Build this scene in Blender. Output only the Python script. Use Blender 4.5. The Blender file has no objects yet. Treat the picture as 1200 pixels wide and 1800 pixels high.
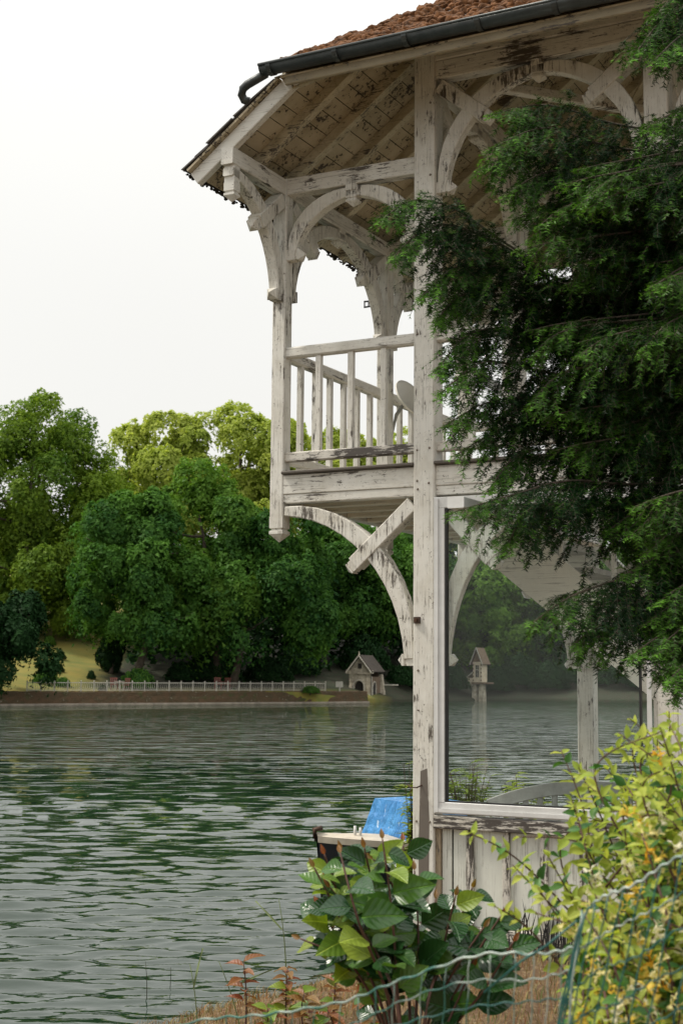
import bpy, math, random
import numpy as np
from mathutils import Vector, Matrix

S = bpy.context.scene
COL = S.collection
R_ = math.radians

# ------------------------------------------------------------------ camera
F_PX, PITCH, ROLL, TH, ZC = 2500.0, R_(6.5), R_(.45), R_(27.5), 2.3
_f = np.array([0, math.cos(PITCH), math.sin(PITCH)])
_r = np.array([1.0, 0, 0])
_u = np.cross(_r, _f)
CR = math.cos(ROLL) * _r + math.sin(ROLL) * _u
CU = -math.sin(ROLL) * _r + math.cos(ROLL) * _u
CAM = np.array([0, 0, ZC])
cam_d = bpy.data.cameras.new('camera')
cam_d.sensor_fit = 'VERTICAL'
cam_d.sensor_height = 36.0
cam_d.sensor_width = 24.0
cam_d.lens = 50.0
cam_d.clip_start = 0.1
cam_d.clip_end = 3000
cam_d.dof.use_dof = True
cam_d.dof.focus_distance = 10.0
cam_d.dof.aperture_fstop = 6.3
cam = bpy.data.objects.new('camera', cam_d)
COL.objects.link(cam)
m = Matrix.Identity(4)
for i in range(3):
    m[i][0] = CR[i]; m[i][1] = CU[i]; m[i][2] = -_f[i]; m[i][3] = CAM[i]
cam.matrix_world = m
S.camera = cam
S.render.resolution_x, S.render.resolution_y = 682, 1024

# ------------------------------------------------------------------ sky, sun, exposure
SUN_EL, SUN_AZ = R_(55), R_(-84)          # azimuth from +Y towards +X: the sun stands high to the left
w = bpy.data.worlds.new('World')
S.world = w
w.use_nodes = True
wt = w.node_tree
wt.nodes.clear()
wo = wt.nodes.new('ShaderNodeOutputWorld')
bg = wt.nodes.new('ShaderNodeBackground')
sky = wt.nodes.new('ShaderNodeTexSky')
sky.sky_type = 'NISHITA'
sky.sun_disc = False
sky.sun_elevation = SUN_EL
sky.sun_rotation = SUN_AZ
sky.dust_density = 4.0
sks = wt.nodes.new('ShaderNodeMix'); sks.data_type = 'RGBA'; sks.blend_type = 'MULTIPLY'
sks.inputs[0].default_value = 1.0
sks.inputs[7].default_value = (.10, .10, .10, 1)
wt.links.new(sky.outputs[0], sks.inputs[6])
# thin white overcast covering the blue
tc = wt.nodes.new('ShaderNodeTexCoord')
cn = wt.nodes.new('ShaderNodeTexNoise'); cn.inputs['Scale'].default_value = 1.6; cn.inputs['Detail'].default_value = 4
wt.links.new(tc.outputs['Generated'], cn.inputs['Vector'])
cr = wt.nodes.new('ShaderNodeValToRGB')
cr.color_ramp.elements[0].position = .25; cr.color_ramp.elements[0].color = (.925, .915, .875, 1)
cr.color_ramp.elements[1].position = .75; cr.color_ramp.elements[1].color = (.985, .978, .94, 1)
wt.links.new(cn.outputs[0], cr.inputs[0])
mx = wt.nodes.new('ShaderNodeMix'); mx.data_type = 'RGBA'
mx.inputs[0].default_value = .93
wt.links.new(sks.outputs[2], mx.inputs[6]); wt.links.new(cr.outputs[0], mx.inputs[7])
# an overcast sky grows evenly brighter from the horizon to the zenith
sz = wt.nodes.new('ShaderNodeSeparateXYZ'); wt.links.new(tc.outputs['Generated'], sz.inputs[0])
pw = wt.nodes.new('ShaderNodeMath'); pw.operation = 'POWER'; pw.use_clamp = True; pw.inputs[1].default_value = 2.4
wt.links.new(sz.outputs[2], pw.inputs[0])
gr = wt.nodes.new('ShaderNodeMapRange'); gr.inputs['From Min'].default_value = 0; gr.inputs['From Max'].default_value = 1
gr.inputs['To Min'].default_value = .83; gr.inputs['To Max'].default_value = 1.9
wt.links.new(pw.outputs[0], gr.inputs['Value'])
wt.links.new(gr.outputs[0], bg.inputs[1])
wt.links.new(mx.outputs[2], bg.inputs[0])
wt.links.new(bg.outputs[0], wo.inputs[0])

sd = bpy.data.lights.new('sun', 'SUN')
sd.energy = 2.7
sd.angle = R_(10)
sd.color = (1, .93, .82)
sun = bpy.data.objects.new('sun', sd)
COL.objects.link(sun)
sdir = Vector((math.sin(SUN_AZ) * math.cos(SUN_EL), math.cos(SUN_AZ) * math.cos(SUN_EL), math.sin(SUN_EL)))
sun.rotation_euler = sdir.to_track_quat('Z', 'Y').to_euler()
sun.location = (-20, 20, 40)

S.view_settings.view_transform = 'Standard'
S.view_settings.look = 'None'
S.view_settings.exposure = .26
S.view_settings.gamma = 1
S.view_settings.use_curve_mapping = False

# ------------------------------------------------------------------ helpers
def ray(px, py):
    return _f + CR * (px - 600) / F_PX - CU * (py - 900) / F_PX
def at(px, py, Y):
    """photo pixel and a depth in metres -> a place in the scene"""
    d = ray(px, py)
    return CAM + d * (Y / d[1])
def ground_at(px, py, z=0.0):
    d = ray(px, py)
    return CAM + d * ((z - ZC) / d[2])

_d = ray(752, 1000); _d = _d / _d[1] * 10
PM = np.array([_d[0], 10.0, 0.0])          # the pavilion's origin: foot of its front corner post
PX = np.array([math.cos(TH), -math.sin(TH), 0]); PY = np.array([math.sin(TH), math.cos(TH), 0])
def p2w(x, y, z): return PM + PX * x + PY * y + np.array([0, 0, z])
def w2p(p):
    q = np.asarray(p) - PM
    return np.array([q @ PX, q @ PY, p[2]])

def fast_mesh(name, V, Fs, tint=None):
    """V (n,3), Fs (m,k) all faces with k corners"""
    V = np.asarray(V, dtype=np.float32); Fs = np.asarray(Fs, dtype=np.int32)
    me = bpy.data.meshes.new(name)
    n, k = Fs.shape
    me.vertices.add(len(V)); me.vertices.foreach_set('co', V.ravel())
    me.loops.add(n * k); me.loops.foreach_set('vertex_index', Fs.ravel())
    me.polygons.add(n)
    me.polygons.foreach_set('loop_start', np.arange(0, n * k, k, dtype=np.int32))
    me.polygons.foreach_set('loop_total', np.full(n, k, dtype=np.int32))
    if tint is not None:
        a = me.attributes.new('tint', 'FLOAT', 'FACE')
        a.data.foreach_set('value', np.asarray(tint, dtype=np.float32))
    me.update(calc_edges=True)
    return me

def put(name, me, mat, parent=None, loc=None):
    o = bpy.data.objects.new(name, me)
    COL.objects.link(o)
    if me is not None and mat is not None and not len(me.materials):
        me.materials.append(mat)
    if parent is not None: o.parent = parent
    if loc is not None: o.location = loc
    return o
def empty(name, loc=(0, 0, 0), rz=0, parent=None):
    o = bpy.data.objects.new(name, None)
    o.empty_display_size = .2
    COL.objects.link(o)
    o.location = loc; o.rotation_euler = (0, 0, rz)
    if parent is not None: o.parent = parent
    return o
def tag(o, label=None, cat=None, group=None, kind=None):
    if label: o['label'] = label
    if cat: o['category'] = cat
    if group: o['group'] = group
    if kind: o['kind'] = kind
    return o

class MB:
    def __init__(s): s.v = []; s.f = []
    def add(s, vs, fs):
        n = len(s.v); s.v += [tuple(map(float, q)) for q in vs]; s.f += [tuple(i + n for i in q) for q in fs]; return s
    def beam(s, p, q, wd, ht, up=(0, 0, 1), c=.006):
        """chamfered square timber from p to q"""
        p = np.array(p, float); q = np.array(q, float); d = q - p; d = d / np.linalg.norm(d)
        up = np.array(up, float); sd = np.cross(d, up); sd /= np.linalg.norm(sd); up = np.cross(sd, d)
        a, b = wd / 2, ht / 2
        pr = [(a - c, -b), (a, -b + c), (a, b - c), (a - c, b), (-a + c, b), (-a, b - c), (-a, -b + c), (-a + c, -b)]
        vs = [o + sd * x + up * y for o in (p, q) for x, y in pr]
        fs = [(i, (i + 1) % 8, 8 + (i + 1) % 8, 8 + i) for i in range(8)] + [tuple(range(7, -1, -1)), tuple(range(8, 16))]
        return s.add(vs, fs)
    def box(s, x0, x1, y0, y1, z0, z1):
        vs = [(x, y, z) for z in (z0, z1) for x, y in ((x0, y0), (x1, y0), (x1, y1), (x0, y1))]
        return s.add(vs, [(3, 2, 1, 0), (4, 5, 6, 7), (0, 1, 5, 4), (1, 2, 6, 5), (2, 3, 7, 6), (3, 0, 4, 7)])
    def stub(s, p, d, ln, wd, ht=None):
        """square peg with a groove and a pyramid tip"""
        ht = ht or wd
        p = np.array(p, float); d = np.array(d, float); d /= np.linalg.norm(d)
        up = np.array((0, 0, 1.)) if abs(d[2]) < .9 else np.array((0, 1., 0))
        sd = np.cross(d, up); sd /= np.linalg.norm(sd); up = np.cross(sd, d)
        st = [(0, 1), (ln * .45, 1), (ln * .48, .8), (ln * .54, .8), (ln * .57, 1.02), (ln * .68, 1.02)]
        vs = []
        for t, k in st:
            for x, y in ((1, -1), (1, 1), (-1, 1), (-1, -1)):
                vs.append(p + d * t + sd * x * wd / 2 * k + up * y * ht / 2 * k)
        fs = [(3, 2, 1, 0)]
        for i in range(len(st) - 1):
            for j in range(4): fs.append((i * 4 + j, i * 4 + (j + 1) % 4, i * 4 + 4 + (j + 1) % 4, i * 4 + 4 + j))
        n = len(vs); vs.append(p + d * ln); b = n - 4
        for j in range(4): fs.append((b + j, b + (j + 1) % 4, n))
        return s.add(vs, fs)
    def sweep(s, pts, wd, ht, nrm):
        """rectangular section along a planar curve; nrm = direction across the plane (width wd)"""
        pts = [np.array(p, float) for p in pts]; nrm = np.array(nrm, float); nrm /= np.linalg.norm(nrm)
        vs = []; n = len(pts); c = .006
        for i, p in enumerate(pts):
            t = pts[min(i + 1, n - 1)] - pts[max(i - 1, 0)]; t /= np.linalg.norm(t)
            up = np.cross(nrm, t); h = ht[i] if hasattr(ht, '__len__') else ht
            a, b = wd / 2, h / 2
            for x, y in ((a, -b + c), (a, b - c), (a - c, b), (-a + c, b), (-a, b - c), (-a, -b + c), (-a + c, -b), (a - c, -b)):
                vs.append(p + nrm * x + up * y)
        fs = [tuple(range(7, -1, -1)), tuple(range(8 * n - 8, 8 * n))]
        for i in range(n - 1):
            for j in range(8): fs.append((i * 8 + j, i * 8 + (j + 1) % 8, i * 8 + 8 + (j + 1) % 8, i * 8 + 8 + j))
        return s.add(vs, fs)
    def tube(s, pts, rad, k=6):
        pts = [np.array(p, float) for p in pts]; n = len(pts); vs = []
        ref = np.array((0.31, .2, .93))
        for i, p in enumerate(pts):
            t = pts[min(i + 1, n - 1)] - pts[max(i - 1, 0)]; t /= (np.linalg.norm(t) + 1e-9)
            a = np.cross(t, ref); a /= (np.linalg.norm(a) + 1e-9); b = np.cross(t, a)
            r = rad[i] if hasattr(rad, '__len__') else rad
            for j in range(k):
                g = 2 * math.pi * j / k
                vs.append(p + (a * math.cos(g) + b * math.sin(g)) * r)
        fs = [tuple(range(k)), tuple(range(n * k - 1, n * k - k - 1, -1))]
        for i in range(n - 1):
            for j in range(k): fs.append((i * k + j, i * k + k + j, i * k + k + (j + 1) % k, i * k + (j + 1) % k))
        return s.add(vs, fs)
    def lathe(s, prof, k=14, c=(0, 0, 0), sq=(1, 1)):
        vs = []; n = len(prof)
        for r, z in prof:
            for j in range(k):
                g = 2 * math.pi * j / k; vs.append((c[0] + r * math.cos(g) * sq[0], c[1] + r * math.sin(g) * sq[1], c[2] + z))
        fs = []
        for i in range(n - 1):
            for j in range(k): fs.append((i * k + j, i * k + (j + 1) % k, i * k + k + (j + 1) % k, i * k + k + j))
        return s.add(vs, fs)
    def mesh(s, name, smooth=False):
        me = bpy.data.meshes.new(name); me.from_pydata(s.v, [], s.f); me.update()
        if smooth: me.polygons.foreach_set('use_smooth', [True] * len(me.polygons))
        return me
    def build(s, name, mat, parent=None, smooth=False):
        return put(name, s.mesh(name, smooth), mat, parent)

# ------------------------------------------------------------------ materials
def new_mat(name):
    mt = bpy.data.materials.new(name); mt.use_nodes = True
    t = mt.node_tree; t.nodes.clear()
    o = t.nodes.new('ShaderNodeOutputMaterial')
    return mt, t, o
def nd(t, typ, **kw):
    n = t.nodes.new('ShaderNode' + typ)
    for k, v in kw.items():
        if k in n.inputs: n.inputs[k].default_value = v
        else: setattr(n, k, v)
    return n
def mixc(t, fac, a, b, mode='MIX'):
    n = nd(t, 'Mix', data_type='RGBA', blend_type=mode)
    for i, v in ((0, fac), (6, a), (7, b)):
        if isinstance(v, bpy.types.NodeSocket): t.links.new(v, n.inputs[i])
        else: n.inputs[i].default_value = v if i == 0 else (*v, 1) if len(v) == 3 else v
    return n.outputs[2]
def ramp(t, fac, a, b, ca=(0, 0, 0, 1), cb=(1, 1, 1, 1)):
    n = nd(t, 'ValToRGB'); e = n.color_ramp.elements
    e[0].position = a; e[0].color = ca; e[1].position = b; e[1].color = cb
    t.links.new(fac, n.inputs[0]); return n.outputs[0]
def math_(t, op, a, b=0.0):
    n = nd(t, 'Math', operation=op)
    for i, v in enumerate((a, b)):
        if isinstance(v, bpy.types.NodeSocket): t.links.new(v, n.inputs[i])
        else: n.inputs[i].default_value = v
    return n.outputs[0]
def noise(t, vec, scale, detail=5, rough=.6, dist=0.0):
    n = nd(t, 'TexNoise', Scale=scale, Detail=detail, Roughness=rough, Distortion=dist)
    if vec is not None: t.links.new(vec, n.inputs['Vector'])
    return n.outputs[0]
def coords(t, scale=(1, 1, 1), kind='Object'):
    c = nd(t, 'TexCoord'); mp = nd(t, 'Mapping'); mp.inputs['Scale'].default_value = scale
    t.links.new(c.outputs[kind], mp.inputs['Vector']); return mp.outputs[0]
def bsdf(t, o, col, rough=.6, bump=None, bstr=.3, bdist=.01, **kw):
    p = nd(t, 'BsdfPrincipled')
    for k, v in kw.items(): p.inputs[k].default_value = v
    for nm, v in (('Base Color', col), ('Roughness', rough)):
        if isinstance(v, bpy.types.NodeSocket): t.links.new(v, p.inputs[nm])
        else: p.inputs[nm].default_value = (*v, 1) if nm == 'Base Color' else v
    if bump is not None:
        b = nd(t, 'Bump', Strength=bstr, Distance=bdist)
        t.links.new(bump, b.inputs['Height']); t.links.new(b.outputs[0], p.inputs['Normal'])
    t.links.new(p.outputs[0], o.inputs[0])
    return p

def paint(name, axis, wear=.5, base=(.70, .68, .62), stain=(.36, .31, .21), stain_amt=.45, wood=(.085, .07, .055), rough=.6):
    """old flaking paint on timber, grain along an axis"""
    mt, t, o = new_mat(name)
    st = {'x': (.12, 1, 1), 'y': (1, .12, 1), 'z': (1, 1, .12)}[axis]
    v = coords(t); g = coords(t, st)
    big = noise(t, v, 1.9, 4, .6)
    med = noise(t, v, 9, 6, .65)
    fl = noise(t, g, 42, 8, .75)
    crack = noise(t, g, 120, 5, .7, .4)
    # flakes: fine grain threshold raised by broad patches
    s = math_(t, 'ADD', math_(t, 'MULTIPLY', fl, .62), math_(t, 'MULTIPLY', big, .42))
    s = math_(t, 'ADD', s, math_(t, 'MULTIPLY', med, .2))
    lo = .82 - .2 * wear
    flake = ramp(t, s, lo, lo + .035)
    hair = ramp(t, math_(t, 'ADD', crack, math_(t, 'MULTIPLY', big, .25)), .80 - .09 * wear, .86 - .09 * wear)
    g2 = coords(t, tuple(1.0 if k == 1 else .03 for k in st))
    gl_ = noise(t, g2, 75, 4, .65)
    line = ramp(t, math_(t, 'ADD', gl_, math_(t, 'MULTIPLY', med, .3)), .70, .80)
    dirt = ramp(t, noise(t, v, 4.2, 7, .7), .42, .75)
    col = mixc(t, math_(t, 'MULTIPLY', dirt, stain_amt), base, stain)
    col = mixc(t, math_(t, 'MULTIPLY', ramp(t, fl, .35, .7), .25), col, tuple(c * .62 for c in base))
    col = mixc(t, math_(t, 'MULTIPLY', line, .55), col, (.20, .175, .14))
    col = mixc(t, math_(t, 'MULTIPLY', hair, .75), col, tuple(c * 1.6 for c in wood))
    col = mixc(t, flake, col, wood)
    speck = ramp(t, math_(t, 'ADD', math_(t, 'MULTIPLY', noise(t, v, 48, 5, .7), .72), math_(t, 'MULTIPLY', med, .34)), .66 - .05 * wear, .70 - .05 * wear)
    col = mixc(t, math_(t, 'MULTIPLY', speck, .9), col, wood)
    # lifted pale edge round each flake, wood grain below
    h = math_(t, 'SUBTRACT', math_(t, 'MULTIPLY', fl, .35), math_(t, 'MULTIPLY', flake, .8))
    bsdf(t, o, col, rough, h, .35, .006)
    return mt

M_PZ = paint('white paint upright timber', 'z', .62)
M_BR = paint('white paint on braces', 'z', .74, stain_amt=.6)
M_PX = paint('white paint beam along facade', 'x', .74)
M_PY = paint('white paint beam into depth', 'y', .7)
M_WEA = paint('badly flaking rail paint', 'x', .98, base=(.6, .57, .51), wood=(.06, .05, .042))
M_WEAZ = paint('flaking batten paint', 'z', 1.0, base=(.6, .57, .51), wood=(.06, .05, .042))
M_PANEL = paint('panel paint', 'z', .1, base=(.66, .67, .6), stain_amt=.15)
M_RAFT = paint('stained rafter paint', 'x', .8, base=(.55, .49, .35), stain=(.20, .15, .05), stain_amt=.85)
M_BARGE = paint('barge paint', 'x', .25, base=(.68, .66, .6), stain_amt=.2)

def soffit_mat():
    mt, t, o = new_mat('soffit boards')
    v = coords(t); oi = nd(t, 'ObjectInfo')
    a = noise(t, v, 3.2, 5, .6); b = noise(t, v, 26, 6, .7); c = noise(t, v, 60, 4, .6)
    col = mixc(t, ramp(t, a, .35, .65), (.50, .43, .31), (.32, .265, .16))
    col = mixc(t, math_(t, 'MULTIPLY', oi.outputs['Random'], .35), col, (.36, .29, .19))
    s = math_(t, 'ADD', math_(t, 'MULTIPLY', b, .7), math_(t, 'MULTIPLY', a, .35))
    fl = ramp(t, s, .565, .60)
    fl2 = ramp(t, math_(t, 'ADD', math_(t, 'MULTIPLY', c, .7), math_(t, 'MULTIPLY', a, .3)), .60, .66)
    col = mixc(t, fl2, col, (.16, .11, .06)); col = mixc(t, fl, col, (.055, .04, .028))
    bsdf(t, o, col, .75, fl, .3, .006); return mt
M_SOF = soffit_mat()

def simple(name, col, rough=.6, var=.25, scale=6, metal=0.0, bump=.2, bd=.01, dark=None, kind='Object', rnd=0.0):
    mt, t, o = new_mat(name)
    v = coords(t, kind=kind); n = noise(t, v, scale, 6, .65)
    dk = dark or tuple(c * (1 - var * 2) for c in col)
    c = mixc(t, ramp(t, n, .35, .7), col, dk)
    if rnd:
        oi = nd(t, 'ObjectInfo')
        c = mixc(t, math_(t, 'MULTIPLY', oi.outputs['Random'], rnd), c, tuple(x * .45 for x in col))
    bsdf(t, o, c, rough, noise(t, v, scale * 4, 5, .6), bump, bd, Metallic=metal); return mt

M_GUT = simple('weathered zinc gutter', (.055, .062, .06), .38, .3, 9, .35, dark=(.025, .03, .03))
M_ALU = simple('white coated window frame', (.66, .66, .645), .4, .06, 5, dark=(.55, .55, .53))
M_BLACK = simple('black rubber', (.012, .012, .012), .5)
M_BOLT = simple('painted bolt head', (.24, .21, .17), .6, .3, 30, dark=(.10, .07, .05))
M_IRON = simple('rusty iron', (.06, .045, .035), .6, .3, 30, .6, dark=(.09, .04, .02))
M_SLATE = simple('old slate', (.10, .088, .075), .75, .3, 14, dark=(.045, .04, .036), rnd=.6, bump=.5)
M_MOSS = simple('rust brown moss', (.19, .072, .016), .95, .3, 13, dark=(.045, .022, .010), bump=.9, bd=.02)
M_MOSSD = simple('dark eave moss', (.035, .03, .02), .95, .3, 22, bump=.8)
M_STONE = simple('grey rubble', (.22, .2, .17), .9, .3, 9, dark=(.1, .09, .075), bump=.8, bd=.03, rnd=.5)
M_GREYW = simple('grey bench paint', (.36, .37, .35), .55, .15, 10)
M_DARKW = simple('dark wet timber', (.018, .017, .016), .5, .3, 12, bump=.6)
M_DISH = simple('cream enamel', (.74, .72, .64), .35, .05, 4)
M_STEP = simple('stair timber', (.42, .39, .33), .6, .2, 8)

def glass_mat():
    mt, t, o = new_mat('dusty window glass')
    tr = nd(t, 'BsdfTransparent'); tr.inputs[0].default_value = (.965, .985, .975, 1)
    gl = nd(t, 'BsdfGlossy', Roughness=.01)
    lw = nd(t, 'LayerWeight', Blend=.5)
    fr = math_(t, 'ADD', .016, math_(t, 'MULTIPLY', math_(t, 'POWER', lw.outputs['Facing'], 5.0), .4))
    m1 = nd(t, 'MixShader'); t.links.new(fr, m1.inputs[0]); t.links.new(tr.outputs[0], m1.inputs[1]); t.links.new(gl.outputs[0], m1.inputs[2])
    df = nd(t, 'BsdfDiffuse'); df.inputs[0].default_value = (.62, .64, .6, 1)
    v = coords(t, (1, 1, .25))
    n = ramp(t, noise(t, v, 7, 6, .7), .35, .8); sp = ramp(t, noise(t, coords(t), 90, 3, .6), .68, .74)
    f = math_(t, 'ADD', math_(t, 'MULTIPLY', n, .016), math_(t, 'MULTIPLY', sp, .09)); f = math_(t, 'ADD', f, .002)
    m2 = nd(t, 'MixShader'); t.links.new(f, m2.inputs[0]); t.links.new(m1.outputs[0], m2.inputs[1]); t.links.new(df.outputs[0], m2.inputs[2])
    t.links.new(m2.outputs[0], o.inputs[0]); return mt
M_GLASS = glass_mat()

def leaf_mat(name, c0, c1, trans=.35, gloss=.02, grough=.5, var=.3, attr=True, veins=False):
    mt, t, o = new_mat(name)
    if attr:
        at_ = nd(t, 'Attribute', attribute_name='tint'); f = at_.outputs['Fac']
    else:
        oi = nd(t, 'ObjectInfo'); f = oi.outputs['Random']
    col = mixc(t, f, c0, c1)
    if veins:
        n = noise(t, coords(t), 30, 4, .6); col = mixc(t, math_(t, 'MULTIPLY', ramp(t, n, .4, .7), var), col, tuple(c * .5 for c in c0))
    df = nd(t, 'BsdfDiffuse'); t.links.new(col, df.inputs[0])
    tl = nd(t, 'BsdfTranslucent'); t.links.new(mixc(t, .5, col, mixc(t, 1.0, col, (1.25, 1.3, .35), 'MULTIPLY')), tl.inputs[0])
    m1 = nd(t, 'MixShader'); m1.inputs[0].default_value = trans
    t.links.new(df.outputs[0], m1.inputs[1]); t.links.new(tl.outputs[0], m1.inputs[2])
    gl = nd(t, 'BsdfGlossy', Roughness=grough); gl.inputs[0].default_value = (1, 1, 1, 1)
    m2 = nd(t, 'MixShader'); m2.inputs[0].default_value = gloss * .35
    t.links.new(m1.outputs[0], m2.inputs[1]); t.links.new(gl.outputs[0], m2.inputs[2])
    t.links.new(m2.outputs[0], o.inputs[0]); return mt

# ================================================================== THE SETTING
def water_mat():
    mt, t, o = new_mat('lake water')
    a = coords(t, (.42, 1, 1)); b = coords(t, (.6, 1, 1))
    far_ = nd(t, 'Attribute', attribute_name='tint').outputs['Fac']      # 1 where the swell is not modelled
    n1 = noise(t, a, 1.15, 2, .5, .6); n2 = noise(t, b, 6.0, 3, .55, .4)
    h = math_(t, 'ADD', math_(t, 'MULTIPLY', math_(t, 'MULTIPLY', n1, far_), 1.35), math_(t, 'MULTIPLY', n2, .035))
    bsdf(t, o, (.010, .026, .014), .015, h, 1.0, .22, IOR=1.52)
    return mt
rng = np.random.default_rng(21)
Yr = [6.0]
while Yr[-1] < 72: Yr.append(Yr[-1] + max(.02, .85 * Yr[-1] ** 2 / 3266))
Yr = np.array(Yr); NC = 290; cx = np.linspace(-.34, .30, NC)
WX = Yr[:, None] * cx[None, :]; WY = np.repeat(Yr[:, None], NC, 1); H = np.zeros_like(WX)
ruf = .84 + .26 * np.sin(WX * .31 + .09 * WY + 1) * np.sin(WY * .23 + 2) + .22 * np.sin(WY * .55 - WX * .2)
for q in range(84):
    lam = math.exp(rng.uniform(math.log(.085), math.log(.72))); th_ = rng.normal(0, .30); sl_ = .036 * (.85 if lam > .5 else 1.0)
    kx, ky = 2 * math.pi / lam * math.sin(th_), 2 * math.pi / lam * math.cos(th_)
    A = sl_ * lam / (2 * math.pi); px_ = np.gradient(Yr)[:, None]
    fade = np.clip(lam / (2.6 * px_) - .35, 0, 1)            # leave out waves finer than the rows
    H += A * fade * np.sin(kx * WX + ky * WY + rng.uniform(0, 6.28))
H *= ruf
edge = np.minimum(1, (72 - WY) / 6).clip(0, 1); H = H * edge
V1 = np.stack([WX, WY, H], -1).reshape(-1, 3); ix = np.arange(len(Yr) * NC).reshape(len(Yr), NC)
F1 = np.stack([ix[:-1, :-1], ix[:-1, 1:], ix[1:, 1:], ix[1:, :-1]], -1).reshape(-1, 4)
n1_ = len(V1); yl = float(Yr[-1])
V2 = np.array([(-400, -60, -.05), (500, -60, -.05), (500, yl, -.05), (-400, yl, -.05), (-400, yl, -.012), (500, yl, -.012), (500, 420, -.012), (-400, 420, -.012)])
F2 = np.array([(0, 1, 2, 3), (3, 2, 5, 4), (4, 5, 6, 7)]) + n1_
wm = fast_mesh('lake_water', np.concatenate([V1, V2]), np.concatenate([F1, F2]), np.concatenate([np.clip((V1[F1[:, 0], 1] - 18) / 26, 0, 1), np.ones(3)]))
wm.polygons.foreach_set('use_smooth', [True] * len(F1) + [False] * 3)
water = tag(put('lake_water', wm, water_mat()), kind='structure')

SH = [(-120, 40), (-70, 66), (-40, 86), (-23.1, 97.6), (-21.35, 99.3), (-.66, 114.2), (3, 118), (6.6, 124), (13.2, 132), (28, 129), (70, 122), (180, 100)]
def shore_y(x): return float(np.interp(x, [p[0] for p in SH], [p[1] for p in SH]))
def terr(x, y):
    d = y - shore_y(x)
    if d < 0: return .9 if d > -.3 else -.6
    k = min(1, max(0, (x + 4) / 8.0))
    lawn = .93 + .155 * max(0, d - 1.5) * (1 if d < 30 else 1)
    wild = .12 + .30 * min(d, 14) + .16 * max(0, d - 14)
    z = lawn * (1 - k) + wild * k
    return z + .12 * math.sin(x * .7) * math.sin(y * .5) * min(1, d / 8)
def terrain_mat():
    mt, t, o = new_mat('lawn and bank')
    v = coords(t)
    n = noise(t, v, .35, 6, .65); n2 = noise(t, v, 3.0, 6, .7)
    col = mixc(t, ramp(t, n, .4, .62), (.20, .165, .028), (.11, .13, .022))
    col = mixc(t, ramp(t, n2, .55, .75), col, (.20, .12, .04))
    # leaf litter and ivy under the wood, lawn only at the left and in a strip along the wall
    sx = nd(t, 'SeparateXYZ'); t.links.new(v, sx.inputs[0])
    wood = ramp(t, math_(t, 'ADD', math_(t, 'MULTIPLY', sx.outputs[0], .05), math_(t, 'ADD', 1.335, math_(t, 'MULTIPLY', n, .1))), .40, .52)
    dd = math_(t, 'SUBTRACT', sx.outputs[1], math_(t, 'ADD', math_(t, 'MULTIPLY', sx.outputs[0], .72), 114.7))
    far_ = ramp(t, math_(t, 'MULTIPLY', dd, .1), .18, .34)
    fac = math_(t, 'MAXIMUM', math_(t, 'MULTIPLY', wood, far_), ramp(t, math_(t, 'MULTIPLY', sx.outputs[0], .1), .20, .45))
    col = mixc(t, fac, col, mixc(t, ramp(t, n2, .4, .6), (.03, .024, .014), (.018, .03, .012)))
    bsdf(t, o, col, .95, n2, .5, .08); return mt
xs = np.concatenate([np.arange(-110, -30, 5), np.arange(-30, 36, 1.2), np.arange(36, 170, 6)])
ds = np.concatenate([[0.02], np.arange(.6, 30, 1.2), np.arange(30, 150, 8)])
V = []; Fq = []
for d in ds:
    for x in xs:
        y = shore_y(x) + d; V.append((x, y, terr(x, y)))
nx = len(xs)
for j in range(len(ds) - 1):
    for i in range(nx - 1): Fq.append((j * nx + i, j * nx + i + 1, j * nx + nx + i + 1, j * nx + nx + i))
n0 = len(V)
for x in xs: V.append((x, shore_y(x) - .05, -.8))
for i in range(nx - 1): Fq.append((n0 + i, n0 + i + 1, i + 1, i))
tm = fast_mesh('far_bank', V, Fq); tm.polygons.foreach_set('use_smooth', [True] * len(tm.polygons))
tag(put('far_bank_terrain', tm, terrain_mat()), kind='structure')

# quay wall: overgrown masonry with a pale waterline kerb
def quay_mat():
    mt, t, o = new_mat('mossy quay masonry')
    v = coords(t, (1, 1, 1.6)); n = noise(t, v, 1.6, 7, .7); n2 = noise(t, v, 6, 5, .7)
    col = mixc(t, ramp(t, n, .38, .62), (.105, .062, .032), (.065, .05, .024))
    col = mixc(t, ramp(t, math_(t, 'ADD', math_(t, 'MULTIPLY', n2, .6), math_(t, 'MULTIPLY', n, .4)), .58, .64), col, (.33, .29, .22))
    col = mixc(t, ramp(t, noise(t, v, .8, 3, .5), .6, .7), col, (.06, .07, .02))
    bsdf(t, o, col, .95, n2, .8, .1); return mt
Q0 = np.array([-24.3, 96.4]); Q1 = np.array([2.2, 116.6])
qd = (Q1 - Q0) / np.linalg.norm(Q1 - Q0); qn = np.array([qd[1], -qd[0]])
qlen = np.linalg.norm(Q1 - Q0)
def qp(s, off=0): r = Q0 + qd * s + qn * off; return r
wall_m = MB(); rng = np.random.default_rng(3)
N = 90
prof = [(.16, -.5), (.13, .1), (.10, .35), (.06, .6), (.04, .86), (-.04, .95), (-.5, .955)]
vs = []
for i in range(N + 1):
    for o_, z in prof:
        p = qp(qlen * i / N, o_ + rng.normal(0, .018)); vs.append((p[0], p[1], z + rng.normal(0, .015)))
k = len(prof); fs = [(i * k + j, i * k + k + j, i * k + k + j + 1, i * k + j + 1) for i in range(N) for j in range(k - 1)]
wall_m.add(vs, fs)
qw = empty('quay_wall', (0, 0, 0)); tag(qw, 'long low mossy brown quay wall along the far shore', 'wall')
wall_m.build('masonry', quay_mat(), qw)
kb = MB(); a = qp(-.3, .22); b = qp(qlen, .22)
kb.beam((a[0], a[1], .03), (b[0], b[1], .03), .22, .16, c=.02)
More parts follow.
